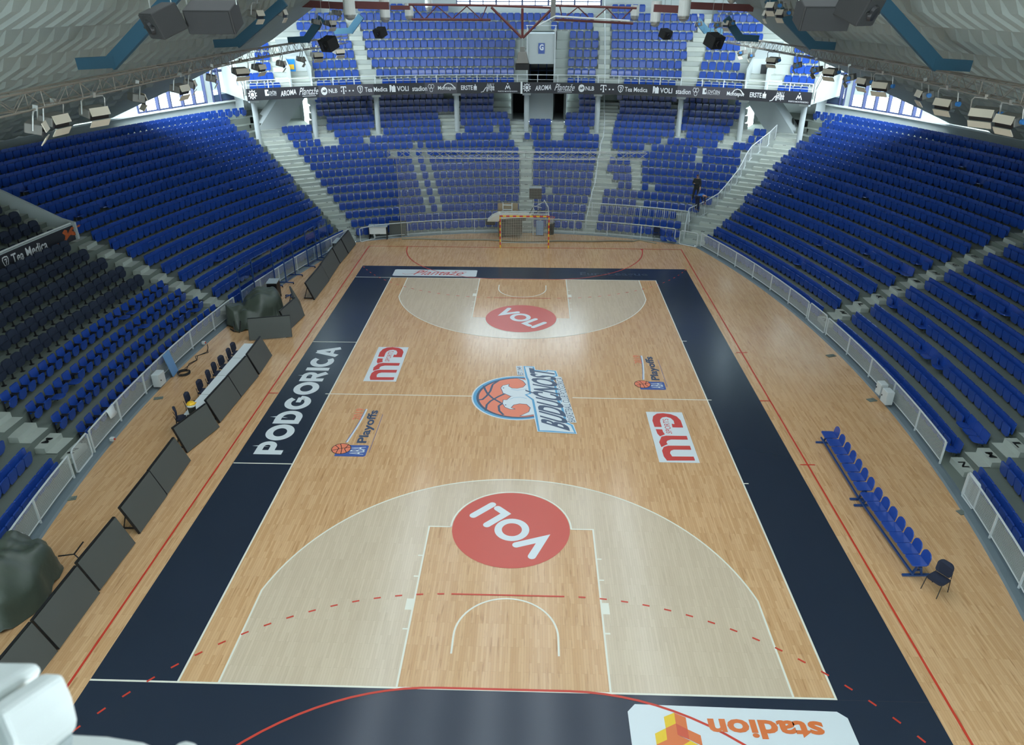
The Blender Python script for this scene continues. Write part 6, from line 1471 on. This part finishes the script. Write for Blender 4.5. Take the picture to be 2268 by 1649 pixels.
b = MB(); b.lathe((0, 0, 0), [(.2, 0), (.26, .75)], 16); o = b.build('waste_bin', M['grille']); o.location = (1.75, 23.2, 0); tag(o, 'dark bin just right of the goal by the far barrier', 'bin')
b = MB(); b.box((0, 0, .5), (.5, .4, .9)); o = b.build('plastic_crate', M['blued'], bevel=.03); o.location = (1.0, 22.9, 0); tag(o, 'light blue plastic container seen through the goal net on the right', 'container')
b = MB(); b.box((0, 0, .02), (.34, .06, .04)); o = b.build('white_strip', M['whitep']); o.location = xy(G(1160, 536))+(0.02,); tag(o, 'small white piece lying on the floor inside the goal', 'strip')
# ---------------------------------------------------------------- people
def skin_mesh(name, chains_, m, parent, sub=1):
    vs, es, rs = [], [], []; idx = {}
    for ch in chains_:
        prev = None
        for p, r in ch:
            k = tuple(round(c, 4) for c in p)
            if k not in idx: idx[k] = len(vs); vs.append(p); rs.append(r)
            i = idx[k]
            if prev is not None and prev != i: es.append((prev, i))
            prev = i
    me = bpy.data.meshes.new(name); me.from_pydata(vs, es, []); o = bpy.data.objects.new(name, me); COL.objects.link(o)
    md = o.modifiers.new('skin', 'SKIN'); md.use_smooth_shade = True
    sv = me.skin_vertices[0].data if me.skin_vertices else None
    if sv is None:
        me.attributes  # the layer appears with the modifier
    for i, r in enumerate(rs): me.skin_vertices[0].data[i].radius = (r if isinstance(r, tuple) else (r, r))
    me.skin_vertices[0].data[0].use_root = True
    s_ = o.modifiers.new('sub', 'SUBSURF'); s_.levels = sub; s_.render_levels = sub
    me.materials.append(M[m])
    if parent: o.parent = parent
    return o
def hand(base, dirv, side):
    base, d = Vector(base), Vector(dirv).normalized(); s_ = d.cross(Vector((0, 0, 1)));  s_ = s_.normalized() if s_.length > .1 else Vector((1, 0, 0)); u_ = d.cross(s_)
    palm = base+d*.07; out = [[(tuple(base), .026), (tuple(palm), (.036, .018))]]
    for k, (o_, L_) in enumerate(((-.03, .06), (-.01, .075), (.01, .07), (.03, .055))):
        a = palm+s_*o_; out.append([(tuple(palm), (.036, .018)), (tuple(a+d*.02), .010), (tuple(a+d*(.02+L_*.6)+u_*.008), .009), (tuple(a+d*(.02+L_)+u_*.02), .008)])
    out.append([(tuple(palm), (.036, .018)), (tuple(base+d*.05+s_*.04*side), .010), (tuple(base+d*.09+s_*.055*side), .009)])
    return out
def figure(loc, rz, lab, J, coat, legsm, hairm, cloth):
    e = empty('person', loc, rz, lab, 'person')
    P = J; neck, head = P['neck'], P['head']
    body = [[(P['pelvis'], (.13, .10)), (P['waist'], (.12, .09)), (P['chest'], (.16, .11)), (P['neckb'], (.065, .06)), (neck, (.05, .05))]]
    for s_ in 'lr':
        body.append([(P['chest'], (.16, .11)), (P['sh'+s_], .06), (P['el'+s_], .045), (P['wr'+s_], .03)]); body.append([(P['pelvis'], (.13, .10)), (P['hi'+s_], .085), (P['kn'+s_], .06), (P['an'+s_], .04), (P['to'+s_], (.04, .03))])
        body += hand(P['wr'+s_], Vector(P['wr'+s_])-Vector(P['el'+s_]), 1 if s_ == 'l' else -1)
    h = Vector(head); f_ = Vector(P['face']).normalized(); n_ = Vector(neck)
    body.append([(neck, (.05, .05)), (tuple(n_.lerp(h, .5)), (.065, .07)), (tuple(h), (.080, .095)), (tuple(h+(h-n_).normalized()*.08), (.055, .07))])
    body.append([(tuple(h), (.080, .095)), (tuple(h+f_*.105), (.014, .02))])
    bo = skin_mesh('body', body, 'skin', e, 1)
    hr = MB(); up_ = (h-n_).normalized(); si_ = f_.cross(up_).normalized(); hd = skin_mesh('hair', [[(tuple(h-f_*.03+up_*.0), (.085, .085)), (tuple(h-f_*.02+up_*.06), (.088, .095)), (tuple(h+up_*.115), (.05, .06))]], hairm, e, 1)
    for s_ in (-1, 1):
        b = MB(); b.lathe((0, 0, 0), [(.008, -.008), (.011, 0), (.008, .008)], 8); o = b.build('eye', M['black'], e); o.location = h+f_*.092+si_*s_*.033+up_*.015
        b = MB(); b.box((0, 0, 0), (.02, .03, .05)); o = b.build('ear', M['skin'], e, bevel=.008); o.location = h+si_*s_*.088
    b = MB(); b.bar((-.022, 0, 0), (.022, 0, 0), .012, .008); o = b.build('mouth', M['gred'], e); o.location = h+f_*.096-up_*.045; o.rotation_euler = (0, 0, math.atan2(si_.y, si_.x))
    for nm, chs, m_ in cloth: skin_mesh(nm, chs, m_, e, 1)
    return e
# man standing in the row, black coat, head bowed, rod in one hand
J = dict(pelvis=(0, 0, .95), waist=(0, 0, 1.08), chest=(0, -.02, 1.32), neckb=(0, -.03, 1.46), neck=(0, -.05, 1.52), head=(0, -.11, 1.64), face=(0, -.8, -.55),
         shl=(.19, -.02, 1.40), ell=(.25, -.06, 1.12), wrl=(.27, -.20, .92), shr=(-.19, -.02, 1.40), elr=(-.26, -.02, 1.14), wrr=(-.16, -.24, 1.18),
         hil=(.10, 0, .90), knl=(.12, -.02, .48), anl=(.13, .02, .09), tol=(.13, -.16, .04), hir=(-.10, 0, .90), knr=(-.14, -.08, .48), anr=(-.20, -.02, .09), tor=(-.22, -.18, .04))
def grow_(c, k): return [(p, tuple(q+k for q in r) if isinstance(r, tuple) else r+k) for p, r in c]
coat = [grow_([(J['pelvis'], (.15, .12)), (J['waist'], (.14, .11)), (J['chest'], (.17, .12)), (J['neckb'], (.075, .07))], .015)]+[grow_([(J['chest'], (.17, .12)), (J['sh'+s], .075), (J['el'+s], .058), (tuple(Vector(J['el'+s]).lerp(Vector(J['wr'+s]), .85)), .045)], .01) for s in 'lr']
coat += [grow_([(J['pelvis'], (.15, .12)), ((0, .0, .72), (.17, .13))], .02)]
trou = [[((0, 0, .93), (.13, .10)), (J['hi'+s], .10), (J['kn'+s], .075), (J['an'+s], .06)] for s in 'lr']; shoes = lambda J, s: [[(J['an'+s], .055), (J['to'+s], (.05, .035))]]
zz = 5*H; pm_ = G(1546, 388, zz+1.68)
m1 = figure((pm_.x, pm_.y, zz), -.35, 'person in a black coat standing among the far seats, head bowed', J, 'coatb', 'coatb', 'hair', [('coat', coat, 'coatb'), ('trousers', trou, 'coatb'), ('shoe', shoes(J, 'l'), 'black'), ('shoe', shoes(J, 'r'), 'black')])
b = MB(); b.tube([(.29, -.24, .86), (.16, -.42, .42)], .012, 6); rod = b.build('metal_rod', M['alu']); rod.location = (pm_.x, pm_.y, zz); rod.rotation_euler = (0, 0, -.35); tag(rod, 'thin metal rod held by the person in the black coat', 'rod')
# worker bending down beside the stair rail, blue vest
J2 = dict(pelvis=(0, .0, .92), waist=(0, -.10, 1.00), chest=(0, -.34, 1.02), neckb=(0, -.46, .99), neck=(0, -.52, .96), head=(0, -.63, .88), face=(0, -.3, -.9),
          shl=(.18, -.40, 1.0), ell=(.22, -.46, .74), wrl=(.16, -.52, .52), shr=(-.18, -.40, 1.0), elr=(-.22, -.44, .74), wrr=(-.14, -.52, .52),
          hil=(.10, .02, .88), knl=(.12, -.03, .46), anl=(.12, .03, .09), tol=(.13, -.14, .04), hir=(-.10, .02, .88), knr=(-.12, -.04, .46), anr=(-.13, .03, .09), tor=(-.14, -.14, .04))
vest = [grow_([(J2['pelvis'], (.13, .10)), (J2['waist'], (.13, .11)), (J2['chest'], (.17, .13)), (J2['neckb'], (.08, .07))], .02)]
slv = [[(J2['sh'+s], .075), (J2['el'+s], .06), (tuple(Vector(J2['el'+s]).lerp(Vector(J2['wr'+s]), .8)), .045)] for s in 'lr']; trou2 = [[((0, .02, .90), (.14, .12)), (J2['hi'+s], .105), (J2['kn'+s], .08), (J2['an'+s], .06)] for s in 'lr']
p2 = G(1546, 431, 4*H+1.06)
figure((p2.x, p2.y, 4*H), 1.9, 'person in a blue vest and dark trousers bending down beside the stair railing', J2, 'vest', 'navyc', 'hair', [('vest', vest, 'vest'), ('sleeve', [slv[0]], 'navyc'), ('sleeve', [slv[1]], 'navyc'), ('trousers', trou2, 'navyc'), ('shoe', shoes(J2, 'l'), 'black'), ('shoe', shoes(J2, 'r'), 'black')])
b = MB(); b.box((0, 0, .18), (.34, .2, .32)); b.box((.1, .05, .36), (.05, .2, .06)); o = b.build('tool_bag', M['coatb'], bevel=.04); q = G(1565, 474, H+.2); o.location = (q.x, q.y, H+H/2); tag(o, 'black tool bag on the lower steps of the far right corner stairs', 'bag')
# ---------------------------------------------------------------- white fixture on the gallery rail next to the camera
def PD(px, py, d): r_ = ray(px, py); return Vector(CP+r_*d)
e = empty('gallery_rail_fixture', tuple(PD(80, 1600, .62)), 0, 'out-of-focus white painted rail fixture close to the camera at the lower left', 'rail fixture'); o0 = e.location
def slab(name, poly_, d0, d1, m, bev=.006):
    n = len(poly_); F_ = Vector(CF); B = [PD(*p, d1) for p in poly_]; A = [p-Vector((F_.x, F_.y, F_.z))*(d1-d0) for p in B]
    b = MB(); b.add([a-o0 for a in A]+[c-o0 for c in B], [tuple(range(n)), tuple(reversed(range(n, 2*n)))]+[(i, n+i, n+(i+1) % n, (i+1) % n) for i in range(n)]); return b.build(name, M[m], e, bevel=bev)
slab('upper_plate', [(-90, 1462), (86, 1464), (99, 1484), (60, 1530), (-90, 1640)], .60, .68, 'whitep'); slab('rounded_cap', [(60, 1530), (98, 1486), (142, 1488), (150, 1508), (164, 1540), (176, 1590), (172, 1618), (-90, 1602), (-90, 1640)], .58, .66, 'whitep')
slab('lower_block', [(-90, 1598), (172, 1616), (150, 1760), (-90, 1760)], .57, .66, 'wall'); slab('ledge', [(150, 1620), (240, 1625), (320, 1638), (360, 1655), (470, 1720), (150, 1760)], .60, .70, 'whitep'); slab('knob', [(392, 1644), (412, 1636), (436, 1642), (450, 1662), (440, 1700), (390, 1700)], .62, .68, 'whitep', .004)
b = MB(); q = PD(60, 1740, .64); b.bar(q-o0, Vector((q.x, -25.45, 12.5))-o0, .06); b.build('post', M['whitep'], e)
bpy.context.view_layer.update()
